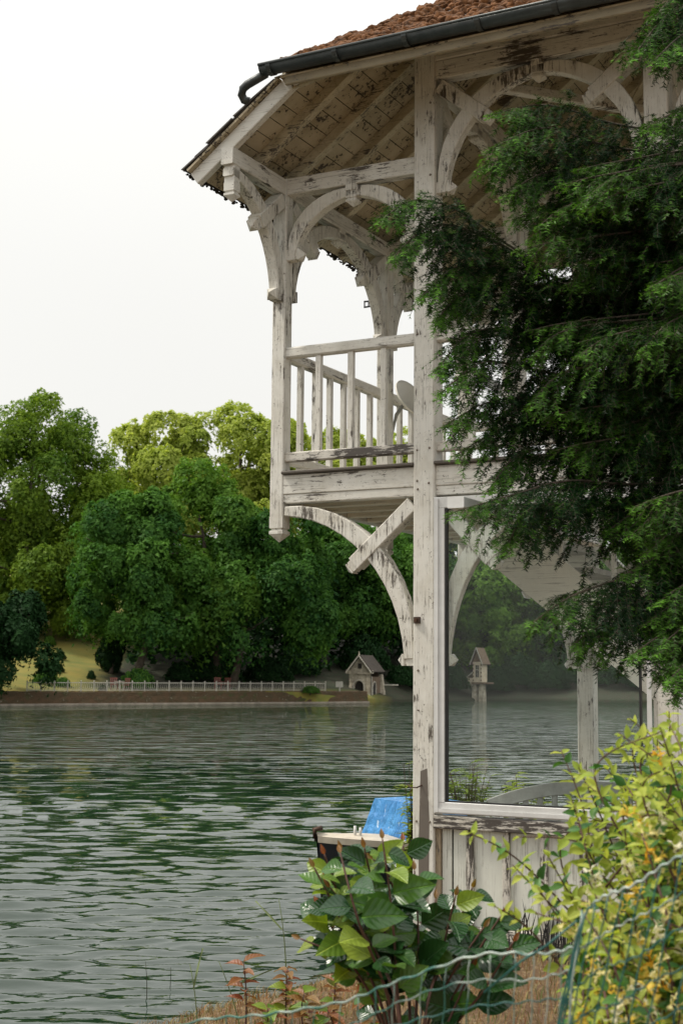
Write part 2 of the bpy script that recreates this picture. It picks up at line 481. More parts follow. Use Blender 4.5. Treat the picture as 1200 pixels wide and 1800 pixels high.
kb.build('waterline_kerb', simple('pale kerb', (.36, .31, .25), .9, .25, 2), qw)

M_RAIL = simple('faded white iron', (.50, .47, .40), .6, .15, 3)
rl = empty('balustrade', tuple(qp(2.2, -.15)) + (0,)); tag(rl, 'white iron balustrade on top of the far quay wall', 'railing')
def inv(p): q = qp(2.2, -.15); return (p[0] - q[0], p[1] - q[1], p[2])
rail0, rail1 = 3.6, 29.2
def rq(s, z): p = qp(s, -.15); return inv((p[0], p[1], z))
MB().beam(rq(rail0, 1.55), rq(rail1, 1.55), .06, .055).build('top_rail', M_RAIL, rl)
MB().beam(rq(rail0, 1.02), rq(rail1, 1.02), .05, .045).build('bottom_rail', M_RAIL, rl)
pm = MB().beam((0, 0, .93), (0, 0, 1.62), .075, .075, up=(0, 1, 0)).lathe([(.001, 1.72), (.05, 1.68), (.05, 1.64), (.03, 1.6)], 8).mesh('rail_post')
npst = 26
for i in range(npst):
    s = rail0 + (rail1 - rail0) * i / (npst - 1); p = rq(s, 0)
    put('post', pm, M_RAIL, rl, (p[0], p[1], 0))
bl = MB()
s = rail0 + .1
while s < rail1:
    p0, p1 = rq(s, 1.03), rq(s + .055, 1.29); p2 = rq(s, 1.53)
    bl.beam(p0, p1, .022, .022, up=(0, 1, 0), c=.004); bl.beam(p1, p2, .022, .022, up=(0, 1, 0), c=.004)
    bl.beam(rq(s + .11, 1.03), p1, .018, .018, up=(0, 1, 0), c=.004)
    s += .165
tag(bl.build('baluster_row', M_RAIL, rl), kind='stuff')

# ------------------------------------------------------------------ far trees
def unit(v): return v / (np.linalg.norm(v, axis=-1, keepdims=True) + 1e-9)
def leaf_quads(P, Nn, ln, wd, rng):
    """rhombic leaves centred at P facing Nn"""
    n = len(P)
    t = unit(np.cross(Nn, rng.normal(size=(n, 3)))); b = np.cross(Nn, t)
    ln = np.asarray(ln).reshape(-1, 1); wd = np.asarray(wd).reshape(-1, 1)
    V = np.stack([P - t * ln * .5, P + b * wd * .5 + Nn * wd * .12, P + t * ln * .5, P - b * wd * .5 + Nn * wd * .12], 1).reshape(-1, 3)
    return V, np.arange(4 * n).reshape(n, 4)
def leaf_tris(P, Nn, ln, wd, rng):
    n = len(P)
    t = unit(np.cross(Nn, rng.normal(size=(n, 3)))); b = np.cross(Nn, t)
    ln = np.asarray(ln).reshape(-1, 1); wd = np.asarray(wd).reshape(-1, 1)
    V = np.stack([P - t * ln * .5 - b * wd * .5, P - t * ln * .5 + b * wd * .5, P + t * ln * .6], 1).reshape(-1, 3)
    return V, np.arange(3 * n).reshape(n, 3)

def crown_leaves(c, r, nl, nc, nf, leaf, rng, lobe=.36, low=-.55, droop=.35):
    c = np.array(c); r = np.array(r)
    Ps, Ns, Ts = [], [], []
    for i in range(nl):
        for _ in range(50):
            d = unit(rng.normal(size=3))
            if d[2] > low: break
        k = rng.uniform(.50, .86) if i > nl * .12 else rng.uniform(0, .3)
        lc = c + d * r * k; lr = lobe * r.mean() * rng.uniform(.5, 1.3); lt = rng.uniform(0, .45)
        cd = unit(rng.normal(size=(nc, 3)) + d * .75 + np.array([0, 0, .45]))
        cp = lc + cd * lr * rng.uniform(.72, 1.08, (nc, 1)) * np.array([1, 1, .85])
        cn = unit(cd + np.array([0, 0, .7]))
        m = int(nf * 2.45)
        u = rng.normal(size=(nc, m, 3)); u -= (u * cn[:, None]).sum(-1, keepdims=True) * cn[:, None]
        rad = lr * .19
        off = u * rad
        q = (off ** 2).sum(-1, keepdims=True) / rad
        P = cp[:, None] + off - cn[:, None] * q * .3 - np.array([0, 0, 1]) * q * droop + rng.normal(size=(nc, m, 3)) * rad * .16
        Nn = unit(cn[:, None] + off / rad * .55 + rng.normal(size=(nc, m, 3)) * .45)
        Ps.append(P.reshape(-1, 3)); Ns.append(Nn.reshape(-1, 3))
        Ts.append((lt + rng.uniform(0, .25, (nc, 1)) + rng.uniform(0, .3, (nc, m))).ravel())
    P = np.concatenate(Ps); Nn = np.concatenate(Ns); T = np.concatenate(Ts)
    s = np.clip(np.exp(rng.normal(0, .3, len(P))), .45, 1.6) * leaf * .66
    V, F_ = leaf_tris(P, Nn, s, s * .72, rng)
    return V, F_, T

M_BARK = simple('grey brown bark', (.10, .078, .055), .9, .3, 5, dark=(.04, .03, .022), bump=.8, bd=.05)
LF = {
 'emerald': leaf_mat('emerald foliage', (.012, .062, .018), (.115, .25, .032), .36),
 'olive': leaf_mat('olive topped foliage', (.032, .10, .014), (.23, .33, .034), .40),
 'light': leaf_mat('light yellow green foliage', (.25, .34, .05), (.50, .55, .12), .48),
 'dark': leaf_mat('dark evergreen foliage', (.007, .026, .008), (.02, .058, .015), .12),
 'mid': leaf_mat('mid green foliage', (.020, .085, .018), (.165, .30, .036), .40),
}
def curve_pts(p, q, sag, n=7, rng=None, jit=0.0):
    p = np.array(p, float); q = np.array(q, float); out = []
    for i in range(n):
        t = i / (n - 1); o = p + (q - p) * t + np.array(sag) * 4 * t * (1 - t)
        if rng is not None and 0 < i < n - 1: o = o + rng.normal(size=3) * jit
        out.append(o)
    return out
def far_tree(label, px, ytop, ybot, hw, Y, pal, seed, base_px=None, nl=40, nc=20, nf=32, leaf=.40, lobe=.36, trunk_r=.32, group='trees along the far shore', low=-.55):
    rng = np.random.default_rng(seed)
    top = at(px, ytop, Y); bot = at(px, ybot, Y)
    rz = (top[2] - bot[2]) / 2; rx = hw * Y / F_PX
    c = np.array([top[0], Y, (top[2] + bot[2]) / 2])
    bp = at(base_px if base_px is not None else px, 1190, Y)
    base = np.array([bp[0], Y - .5, terr(bp[0], Y - .5) - .1])
    root = empty('broadleaf_tree', tuple(base)); tag(root, label, 'tree', group)
    V, F_, T = crown_leaves(c - base, (rx, rx * .9, rz), nl, nc, nf, leaf, rng, lobe, low)
    put('crown', fast_mesh('crown', V, F_, T), LF[pal], root)
    tb = MB(); tip = c - base + np.array([0, 0, rz * .45])
    pts = curve_pts((0, 0, 0), tip, (rng.normal() * .4, 0, 0), 9, rng, .12)
    tb.tube(pts, [trunk_r * (1.25 if i == 0 else 1 - .085 * i) for i in range(9)], 9)
    tr = tb.build('trunk', M_BARK, root, True)
    for i in range(9):
        k = rng.integers(3, 8); d = unit(rng.normal(size=3) * np.array([1, 1, .3]) + np.array([0, 0, .35]))
        e = pts[k] + d * np.array([rx, rx, rz]) * .7
        MB().tube(curve_pts(pts[k], e, (0, 0, -.25), 6, rng, .1), [trunk_r * .42, trunk_r * .36, trunk_r * .3, trunk_r * .22, trunk_r * .15, trunk_r * .06], 6).build('limb', M_BARK, root, True)
    return root
far_tree('tall domed broadleaf tree at the far left with dark lower boughs', 66, 668, 1165, 186, 126, 'olive', 11, 40, nl=84, nc=22, nf=28, leaf=.40, lobe=.25, low=-.95)
far_tree('pale green tree behind, between the domed tree and the tallest pale crown', 290, 705, 1050, 105, 138, 'light', 12, nl=36, nc=18, nf=24, leaf=.52, lobe=.33)
far_tree('tallest pale yellow green crown behind, just left of the balcony post', 425, 678, 1060, 130, 140, 'light', 13, nl=46, nc=18, nf=24, leaf=.52, lobe=.30)
far_tree('low pale tree seen through the balcony balusters', 570, 735, 1040, 110, 142, 'light', 14, nl=34, nc=16, nf=24, leaf=.54, lobe=.33)
far_tree('pale tree partly hidden by the white corner post', 700, 745, 1050, 100, 146, 'light', 15, nl=34, nc=16, nf=24, leaf=.54, lobe=.33)
far_tree('emerald tree with the thick leaning trunk above the round bush', 240, 840, 1172, 132, 108, 'emerald', 16, 238, low=-.8, nl=50, nc=22, nf=30, leaf=.38, lobe=.32)
far_tree('broad green tree in the middle of the shore with sunlit shoulders', 350, 800, 1175, 136, 113, 'mid', 17, 385, low=-.8, nl=52, nc=22, nf=30, leaf=.40, lobe=.31)
far_tree('deep green tree below the hanging balcony post with a leaning trunk', 480, 845, 1180, 122, 112, 'emerald', 18, 408, low=-.8, nl=46, nc=22, nf=30, leaf=.38, lobe=.32)
far_tree('dark green tree with the slender slanting trunk beside the stone boathouse', 600, 880, 1165, 115, 128, 'emerald', 19, 556, low=-.8, nl=44, nc=22, nf=30, leaf=.38, lobe=.34)
far_tree('dense emerald tree overhanging the stone boathouse roof', 695, 890, 1160, 105, 131, 'emerald', 20, 722, nl=42, nc=22, nf=30, leaf=.38, lobe=.34, low=-.8)
far_tree('green tree seen through the left half of the big window', 850, 960, 1185, 90, 142, 'mid', 21, nl=44, nc=20, nf=28, leaf=.46, lobe=.34, low=-.9)
far_tree('dark tree seen through the middle of the big window', 985, 930, 1195, 100, 144, 'emerald', 22, nl=44, nc=20, nf=28, leaf=.46, lobe=.34, low=-.9)
far_tree('green tree seen through the right end of the big window', 1130, 940, 1195, 105, 142, 'mid', 23, nl=44, nc=20, nf=28, leaf=.46, lobe=.34, low=-.9)
far_tree('dark evergreen with boughs hanging to the water at the left edge', 2, 1000, 1236, 98, 98, 'dark', 24, 0, nl=34, nc=22, nf=30, leaf=.34, lobe=.30, low=-.95)
far_tree('dark cone of yew on the lawn left of the leaning trunk', 196, 1090, 1195, 20, 112, 'dark', 25, nl=26, nc=16, nf=24, leaf=.28, lobe=.42, low=-.95, trunk_r=.15)

# distant wood closing the slope behind
rng = np.random.default_rng(77)
n = 80000
Xw = rng.uniform(-75, 130, n); hh = rng.beta(1.6, 1.3, n)
topz = 13.5 + 2.0 * np.sin(Xw * .21) + 1.5 * np.sin(Xw * .57 + 1)
Yw = np.interp(Xw, [p[0] for p in SH], [p[1] for p in SH]) + np.interp(Xw, [-20, -16.5], [40, 10]) + rng.uniform(0, 12, n) + 3 * np.sin(Xw * .8)
zg = np.array([terr(x, y) for x, y in zip(Xw, Yw)])
P = np.stack([Xw, Yw, zg + hh * topz * .72], 1)
Nn = unit(rng.normal(size=(n, 3)) + np.array([0, -.8, .6]))
V, F_ = leaf_quads(P, Nn, rng.uniform(.45, .95, n), rng.uniform(.3, .6, n), rng)
tag(put('distant_wood', fast_mesh('distant_wood', V, F_, rng.uniform(0, 1, n)), LF['dark']), 'dark wood filling the slope behind the shore trees', 'wood', kind='stuff')

# shrubs and clipped balls on the lawn
def bush_mesh(seed, n=4200, leaf=.12, flat=1.0):
    rng = np.random.default_rng(seed)
    d = unit(rng.normal(size=(n, 3))); d[:, 2] = np.abs(d[:, 2]) * 1.0 - .25
    k = 1 + .16 * np.sin(d[:, 0] * 7 + seed) * np.sin(d[:, 1] * 6 + 1) + .10 * np.sin(d[:, 2] * 13 + d[:, 0] * 11 + seed) + rng.normal(size=n) * .07
    P = d * k[:, None]; P[:, 2] = P[:, 2] * flat + .3
    V, F_ = leaf_quads(P, unit(d + rng.normal(size=(n, 3)) * .5), np.full(n, leaf), np.full(n, leaf * .6), rng)
    return V, F_, rng.uniform(0, 1, n)
BUSH = {}
for sd_, (nm, pal) in enumerate((('dark', 'dark'), ('light', 'mid'), ('green', 'emerald'))):
    V, F_, T = bush_mesh(sd_ + 5)
    BUSH[nm] = fast_mesh('bush_' + nm, V, F_, T); BUSH[nm].materials.append(LF[pal])
def bush(label, px, py, Y, hw, hh, kind, cat='bush', group='clipped bushes on the far lawn'):
    p = at(px, py, Y); sx = hw * Y / F_PX; sz = hh * Y / F_PX
    r = empty('clipped_bush', (p[0], p[1], terr(p[0], p[1]))); tag(r, label, cat, group)
    o = put('foliage', BUSH[kind], None, r); o.scale = (sx, sx, sz * 1.6)
    MB().tube([(0, 0, -.15), (0, 0, .25 * sz)], [.07, .05], 6).build('stem', M_BARK, r)
bush('pale sunlit ball bush at the top of the yellow lawn', 88, 1120, 122, 10, 9, 'light')
bush('small dark ball bush halfway up the yellow lawn', 108, 1153, 115, 8, 8, 'dark')
bush('small dark ball bush low on the yellow lawn, upper of the hedge pair', 105, 1173, 109, 8, 8, 'dark')
bush('dark ball bush at the right foot of the yellow lawn', 161, 1184, 108, 7, 8, 'dark')
bush('tiny dark ball on a stem close to the balustrade', 181, 1198, 103, 7, 6, 'dark')
bush('small ball bush above the hedge at the lawn foot', 72, 1170, 110, 9, 8, 'dark')
bush('long low hedge at the left foot of the lawn', 80, 1190, 104.5, 20, 12, 'green')
bush('short hedge right of the long low hedge', 111, 1193, 104, 12, 9, 'green')
bush('big round bush under the thick leaning trunk', 243, 1185, 106, 27, 20, 'green')
bush('wide dark bush in the shade behind the balustrade middle', 320, 1180, 112, 26, 18, 'dark')
bush('dark spreading bush left of the leaning trunk below the balcony', 375, 1160, 114, 45, 30, 'dark')
bush('dark shrub right of the leaning trunk below the balcony', 470, 1175, 116, 40, 24, 'dark')
bush('shade shrub between the two slanting trunks', 520, 1165, 121, 36, 28, 'dark')
bush('green bush spilling over the wall end by the boathouse', 545, 1212, 113, 16, 7, 'green')
bush('dark shrub behind the stone boathouse', 640, 1175, 126, 40, 34, 'dark')
bush('leafy clump on the bank right of the boathouse', 705, 1195, 126, 26, 20, 'dark')

for i_, (px_, py_, Y_, w_, h_, k_, lab) in enumerate((
 (790, 1205, 131, 30, 26, 'dark', 'dark shore bush between the corner post and the tower hut'), (872, 1205, 134, 26, 24, 'dark', 'dark shore bush just right of the tower hut'),
 (910, 1200, 135, 34, 30, 'dark', 'shore bush seen left of the window centre'), (960, 1205, 134, 32, 26, 'dark', 'dark low bush at the window centre'),
 (1005, 1198, 135, 34, 32, 'dark', 'dark bush left of the inner post behind the glass'), (1085, 1200, 134, 36, 30, 'dark', 'shore bush right of the inner post behind the glass'),
 (1130, 1204, 133, 30, 26, 'dark', 'dark bush at the right end of the window view'), (745, 1205, 128, 26, 22, 'dark', 'dark bush right behind the corner post'))):
    bush(lab, px_, py_, Y_, w_, h_, k_, 'bush', 'bushes along the far shore')
# red garden chairs behind the balustrade
M_RED = simple('faded red paint', (.24, .075, .055), .5, .15, 6)
def red_chair(label, px, Y, rz):
    p = at(px, 1208, Y); r = empty('garden_chair', (p[0], p[1], terr(p[0], p[1])), rz); tag(r, label, 'chair', 'red garden chairs on the far lawn')
    MB().box(-.26, .26, -.24, .24, .40, .44).build('seat', M_RED, r)
    for i in range(4): MB().beam((-.2 + i * .133, .24, .44), (-.2 + i * .133, .34, .9), .07, .02, up=(0, 1, 0)).build('slat', M_RED, r)
    MB().beam((-.28, .34, .9), (.28, .34, .9), .04, .06).build('top_rail', M_RED, r)
    for sx in (-.24, .24):
        for sy in (-.2, .2): MB().beam((sx, sy, -.1), (sx, sy, .42 if sy > 0 else .62), .04, .04, up=(0, 1, 0)).build('leg', M_RED, r)
        MB().beam((sx, -.24, .63), (sx, .3, .63), .07, .03).build('armrest', M_RED, r)
red_chair('red garden chair behind the balustrade, left of the pair by the round bush', 201, 104.5, .3)
red_chair('red garden chair behind the balustrade, right of the pair by the round bush', 219, 104.8, -.6)
red_chair('red garden chair behind the balustrade below the leaning trunk, left one', 383, 110, .2)
red_chair('red garden chair behind the balustrade below the leaning trunk, right one', 397, 110.4, -.4)
tp = at(210, 1207, 104.2)
tb_ = empty('garden_table', (tp[0], tp[1], terr(tp[0], tp[1]))); tag(tb_, 'small pale table between the two left red chairs', 'table')
MB().box(-.35, .35, -.3, .3, .68, .72).build('top', M_RAIL, tb_)
for sx in (-.28, .28):
    for sy in (-.24, .24): MB().beam((sx, sy, -.1), (sx, sy, .68), .04, .04, up=(0, 1, 0)).build('leg', M_RAIL, tb_)

# ------------------------------------------------------------------ stone boathouse and tower hut on the far shore
def arch_pts(w_, h, spring, n=9):
    pts = [(-w_ / 2, 0)]
    for i in range(n): g = math.pi * (1 - i / (n - 1)); pts.append((w_ / 2 * math.cos(g), spring + (h - spring) * math.sin(g)))
    pts.append((w_ / 2, 0)); return pts
M_LIME = simple('pale limestone', (.58, .52, .41), .9, .25, 2.5, dark=(.2, .17, .13), bump=.6, bd=.05)
M_BRK = simple('brown brick', (.20, .14, .095), .9, .25, 4, dark=(.11, .08, .055), bump=.6, bd=.03)
M_TILE = simple('dark roof tile', (.075, .06, .048), .85, .3, 5, bump=.6, bd=.03)
M_VOID = simple('dark doorway timber', (.03, .026, .022), .8)
bp = at(632, 1234, 119)
bh = empty('stone_boathouse', (bp[0], bp[1], 0), R_(-22)); tag(bh, 'small gabled stone boathouse standing in the water at the far shore', 'boathouse')
wl = MB()                                  # gable front with arched opening, x across, y back
W, H, AP = .92, 2.65, 3.75
ar = arch_pts(.86, 1.75, 1.25)
out = [(-W, 0), (-W, H), (0, AP), (W, H), (W, 0)]
def front_face(y):
    o = len(wl.v)
    wl.v += [(x, y, z) for x, z in out] + [(x - .08, y, z) for x, z in ar]
    a0 = o + 5; na = len(ar); mid = a0 + na // 2
    wl.f.append(tuple([o, o + 1, o + 2] + [a0 + i for i in range(na // 2, -1, -1)]))
    wl.f.append(tuple([o + 2, o + 3, o + 4] + [a0 + i for i in range(na - 1, na // 2 - 1, -1)]))
    return a0
a0 = front_face(0); a1 = front_face(.25)
for i in range(len(ar) - 1): wl.f.append((a0 + i, a0 + i + 1, a1 + i + 1, a1 + i))
wl.build('gable_front', M_LIME, bh)
MB().sweep([(x - .08, -.03, z) for x, z in arch_pts(.98, 1.83, 1.27)], .07, .12, (0, 1, 0)).build('arch_surround', simple('white arch stone', (.55, .51, .43), .85), bh)
MB().box(-.5, .34, .26, .3, 0, 1.74).build('door', M_VOID, bh)
MB().box(W - .24, W - .002, .26, 2.6, -.4, 2.1).build('side_wall', M_BRK, bh)
MB().box(-W + .002, -W + .24, .26, 2.6, -.4, H).build('side_wall', M_BRK, bh)
MB().box(-W, W - .25, 2.4, 2.6, -.4, H).build('back_wall', M_BRK, bh)
MB().sweep([(W + .03, .9 + (x), z) for x, z in arch_pts(.8, 1.7, 1.2)], .05, .1, (1, 0, 0)).build('side_arch', M_RAIL, bh)
MB().add([(W - .1, 2.3, -.4), (W + .5, 2.3, -.4), (W + .5, 2.7, -.4), (W - .1, 2.7, -.4), (W - .1, 2.35, 2.3), (W + .15, 2.35, 2.3), (W + .15, 2.65, 2.3), (W - .1, 2.65, 2.3)],
         [(4, 5, 6, 7), (0, 1, 5, 4), (1, 2, 6, 5), (2, 3, 7, 6), (3, 0, 4, 7)]).build('buttress', M_LIME, bh)
MB().add([(-W - .12, -.35, -.4), (-W + .3, -.35, -.4), (-W + .3, 0, -.4), (-W - .12, 0, -.4), (-W + .02, -.1, 1.5), (-W + .26, -.1, 1.5), (-W + .26, 0, 1.5), (-W + .02, 0, 1.5)],
         [(4, 5, 6, 7), (0, 1, 5, 4), (1, 2, 6, 5), (2, 3, 7, 6), (3, 0, 4, 7)]).build('buttress', M_LIME, bh)
MB().box(-W - .06, W + .08, -.1, 0, H - .35, H - .22).build('string_course', M_LIME, bh)
for s_ in (-1, 1):
    rf = MB(); e = np.array([s_ * (W + .22), 0, H - .22]); ap = np.array([0, 0, AP + .06]); nrm = np.array([s_ * .6, 0, .75]) * .12
    vs = [e + (0, -.25, 0), ap + (0, -.25, 0), ap + (0, 2.8, 0), e + (0, 2.8, 0)]
    rf.add([*vs, *[q + nrm for q in vs]], [(0, 1, 2, 3), (7, 6, 5, 4), (0, 4, 5, 1), (1, 5, 6, 2), (2, 6, 7, 3), (3, 7, 4, 0)])
    ro = rf.build('roof_slope', M_TILE, bh)
    MB().beam(e + (0, -.28, -.02), ap + (0, -.28, .02), .08, .14, up=(0, 1, 0)).build('barge_board', M_RAIL, ro)
MB().beam((W + .1, 2.6, 1.42), (W + 1.5, 2.7, 1.42), .08, .1).build('mooring_arm', M_RAIL, bh)
MB().lathe([(.001, .42), (.05, .34), (.03, .24), (.08, .16), (.06, 0)], 8, (0, -.2, AP + .02)).build('finial', M_LIME, bh)
for s_ in (-1, 1): MB().box(s_ * (W + .12) - .14, s_ * (W + .12) + .14, -.2, .1, H - .3, H - .02).build('kneeler', M_LIME, bh)
MB().box(-.16, .16, -.05, -.004, H + .12, H + .55).build('gable_niche', M_VOID, bh)
for q_, z_ in enumerate((.1, .5, .9, 1.3, 1.7, 2.05)):
    for s_ in (-1, 1):
        l_ = .22 if q_ % 2 else .32
        MB().box(min(s_ * W, s_ * (W - l_)) - .012 * (s_ < 0), max(s_ * W, s_ * (W - l_)) + .012 * (s_ > 0), -.03, -.003, z_, z_ + .34).build('quoin', M_LIME, bh)
MB().box(W + .003, W + .03, .55, 1.15, -.2, 1.55).build('side_door', M_VOID, bh)
MB().tube([(W + .06, .2, 0), (W + .06, .2, 2.0), (W + .03, .2, 2.15)], .04, 8).build('downpipe', M_RAIL, bh)
sgn = empty('notice_board', tuple(at(597, 1204, 115)[:2]) + (0,)); tag(sgn, 'small white board on a post at the left end wall of the boathouse', 'sign')
MB().beam((0, 0, -.4), (0, 0, 1.5), .1, .1, up=(0, 1, 0)).build('post', M_RAIL, sgn); MB().box(-.32, .25, -.06, -.01, 1.25, 1.7).build('board', M_RAIL, sgn)

bp = at(842, 1228, 131)
th = empty('tower_hut', (bp[0], bp[1], 0), R_(-35)); th.scale = (.78, .85, 1.0); tag(th, 'tall narrow half timbered hut on stone legs seen through the window', 'hut')
M_CREAM = simple('cream render', (.62, .53, .40), .85, .15, 3)
for x in (-.5, .42): MB().add([(x - .36, -.36, -.3), (x + .30, -.36, -.3), (x + .30, .36, -.3), (x - .36, .36, -.3), (x - .24, -.3, 1.5), (x + .22, -.3, 1.5), (x + .22, .3, 1.5), (x - .24, .3, 1.5)], [(0, 1, 5, 4), (1, 2, 6, 5), (2, 3, 7, 6), (3, 0, 4, 7), (4, 5, 6, 7)]).build('leg', M_LIME, th)
MB().box(-.75, 1.45, -.5, .8, 1.5, 1.66).build('platform', M_BRK, th)
MB().box(-.62, .55, -.4, .8, 1.66, 3.5).build('wall', M_CREAM, th)
MB().add([(-.62, -.402, 3.5), (.55, -.402, 3.5), (-.035, -.402, 4.5), (-.62, .8, 3.5), (.55, .8, 3.5), (-.035, .8, 4.5)], [(0, 1, 2), (5, 4, 3)]).build('gable', M_BRK, th)
for z in (1.75, 2.1, 2.45, 2.8, 3.15):
    for x in (-.62, .42): MB().box(x, x + .13, -.43, -.38, z, z + .16).build('quoin', M_BRK, th)
MB().add([(-.63, -.3, 2.55), (-.63, .7, 2.55), (-1.7, .7, 1.95), (-1.7, -.3, 1.95), (-.63, -.3, 2.65), (-.63, .7, 2.65), (-1.75, .7, 2.03), (-1.75, -.3, 2.03)], [(0, 1, 2, 3), (7, 6, 5, 4), (0, 3, 7, 4), (1, 5, 6, 2), (2, 6, 7, 3)]).build('lean_to_roof', M_RAIL, th)
MB().box(-1.55, -.63, -.2, .6, 1.3, 2.05).build('lean_to_wall', M_CREAM, th)
wn = MB().box(-.25, .22, -.43, -.39, 2.1, 3.2).build('window', M_VOID, th)
for x in (-.25, -.035, .18): MB().box(x, x + .045, -.46, -.432, 2.1, 3.2).build('mullion', M_RAIL, wn)
MB().box(-.205, .18, -.455, -.433, 2.75, 2.8).build('transom', M_RAIL, wn)
for s_ in (-1, 1):
    e = np.array([-.035 + s_ * .85, 0, 3.25]); ap = np.array([-.035, 0, 4.75]); rf = MB()
    vs = [e + (0, -.6, 0), ap + (0, -.6, 0), ap + (0, 1, 0), e + (0, 1, 0)]; nn = np.array([s_ * .09, 0, .05])
    rf.add([*vs, *[q + nn for q in vs]], [(0, 1, 2, 3), (7, 6, 5, 4), (0, 4, 5, 1), (1, 5, 6, 2), (2, 6, 7, 3), (3, 7, 4, 0)])
    rf.build('roof_slope', M_BRK, th)
    MB().beam(e + (0, -.64, 0), ap + (0, -.64, .05), .08, .12, up=(0, 1, 0)).build('barge_board', M_RAIL, th)

# ------------------------------------------------------------------ near bank
SHL = np.array([(40, 4.4), (7, 4.5), (2, 4.45), (-.2, 4.3), (-.85, 3.6), (-1.0, 1.7), (-.9, .45), (-.75, -.2), (-.75, -.86), (-.95, -1.5), (-1.02, -2.2), (-1.6, -4.2), (-5, -9), (-9, -12), (-14, -30)], float)
def shore_sd(q):
    """signed distance to the shoreline in pavilion coordinates, positive on land"""
    q = np.asarray(q, float); best = np.full(len(q), 1e9); 
    for a, b in zip(SHL[:-1], SHL[1:]):
        ab = b - a; t = np.clip(((q - a) @ ab) / (ab @ ab), 0, 1); pr = a + t[:, None] * ab
        best = np.minimum(best, np.linalg.norm(q - pr, axis=1))
    inside = np.zeros(len(q), bool)
    poly = np.vstack([SHL, [(60, -30), (60, 4.4)]]); n = len(poly)
    for i in range(n):
        (x0, y0), (x1, y1) = poly[i], poly[(i + 1) % n]
        c = ((y0 > q[:, 1]) != (y1 > q[:, 1])) & (q[:, 0] < (x1 - x0) * (q[:, 1] - y0) / (y1 - y0 + 1e-12) + x0)
        inside ^= c
    return np.where(inside, best, -best)
def near_h(q):
    q = np.asarray(q, float); d = shore_sd(q)
    z = np.where(d < 0, np.maximum(-.7, d * .8), .16 * np.minimum(d / .12, 1) + .30 * np.clip(d / 1.1, 0, 1) ** .7)
    z = z + np.where(d > .05, .025 * np.sin(q[:, 0] * 5) * np.sin(q[:, 1] * 4.3) + .02 * np.sin(q[:, 0] * 13 + 1) * np.sin(q[:, 1] * 11), 0)
    return z
gx = np.concatenate([np.arange(-14, -3, .8), np.arange(-3, 4, .07), np.arange(4, 42, 1.2)])
gy = np.concatenate([np.arange(-30, -4, 1.0), np.arange(-4, 5.2, .07), [6, 8]])
GX, GY = np.meshgrid(gx, gy); q = np.stack([GX.ravel(), GY.ravel()], 1); gz = near_h(q)
V = PM + q[:, :1] * PX + q[:, 1:] * PY; V[:, 2] = gz
nx, ny = len(gx), len(gy); idx = np.arange(nx * ny).reshape(ny, nx)
Fq = np.stack([idx[:-1, :-1], idx[:-1, 1:], idx[1:, 1:], idx[1:, :-1]], -1).reshape(-1, 4)
def soil_mat():
    mt, t, o = new_mat('bank soil'); v = coords(t)
    n = noise(t, v, 2.2, 6, .65); n2 = noise(t, v, 24, 6, .7)
    col = mixc(t, ramp(t, n, .35, .65), (.16, .10, .05), (.10, .055, .028)); col = mixc(t, ramp(t, n2, .5, .7), col, (.30, .22, .12))
    bsdf(t, o, col, .95, n2, .9, .03); return mt
gm = fast_mesh('near_bank', V, Fq); gm.polygons.foreach_set('use_smooth', [True] * len(gm.polygons))
tag(put('near_bank_ground', gm, soil_mat()), kind='structure')

# ================================================================== THE PAVILION (built in its own axes: x along the facade, y into depth)
pav = empty('lake_pavilion', tuple(PM), -TH)
tag(pav, 'weathered white two storey timber pavilion with balcony over the lake', 'pavilion')
XL, XR_, XF = -1.21, 1.69, 3.4             # left hanging posts, right post, far right post
ROWS = (0.0, 1.8, 3.6)
SL = .743
def zb_left(x): return 6.067 + SL * (x + 1.21)
HX, HY0, HY1, HXR, ZH = -.73, -.8, 4.4, 4.2, 6.424

def post(x, y, wd, z0, z1, hang=False):
    b = MB().beam((x, y, z0), (x, y, z1), wd, wd, up=(0, 1, 0), c=.008)
    o = b.build('post', M_PZ, pav)
    if hang: MB().stub((x, y, z0), (0, 0, -1), .19, wd * 1.0).build('pendant_tip', M_PZ, o)
    return o
def knee(x, y, d, zb, reach, drop, half, th=.104, wd=.085, cross=True, stub=True, n=13):
    d = np.array([d[0], d[1], 0.0]); nrm = np.array([-d[1], d[0], 0]); base = np.array([x, y, 0.0])
    mat = M_BR
    pts = []
    o0 = half + th * .42
    for i in range(n):
        g = math.pi / 2 * i / (n - 1)
        pts.append(base + d * (o0 + (reach - o0) * (1 - math.cos(g))) + np.array([0, 0, zb - drop + (drop - th * .5) * math.sin(g)]))
    hts = [th * (.62 + .5 * math.sin(math.pi * i / (n - 1)) ** .8) for i in range(n)]
    br = MB().sweep(pts, wd, hts, nrm).build('curved_brace', mat, pav)
    if cross:
        mid = base + d * (o0 + (reach - o0) * .29) + np.array([0, 0, zb - drop + drop * .707])
        cor = base + d * (half + .0) + np.array([0, 0, zb - .03])
        e = cor + (mid - cor) * 1.42
        dv = (e - cor) / np.linalg.norm(e - cor)
        b = MB().beam(cor + dv * .03, e, wd + .022, .105, up=np.cross(dv, nrm), c=.006)
        b.stub(e, dv, .085, .082)
        b.build('cross_brace', mat, br)
    if stub:
        MB().stub(base + d * half + np.array([0, 0, zb - drop - .01]), d, .15, .082).build('peg', mat, br)
def pendant(x, y, z, d):
    b = MB().beam((x, y, z + .07), (x, y, z - .02), .095, .10, up=(0, 1, 0)).stub((x, y, z - .02), (0, 0, -1), .12, .085)
    return b.build('pendant', M_PZ, pav)

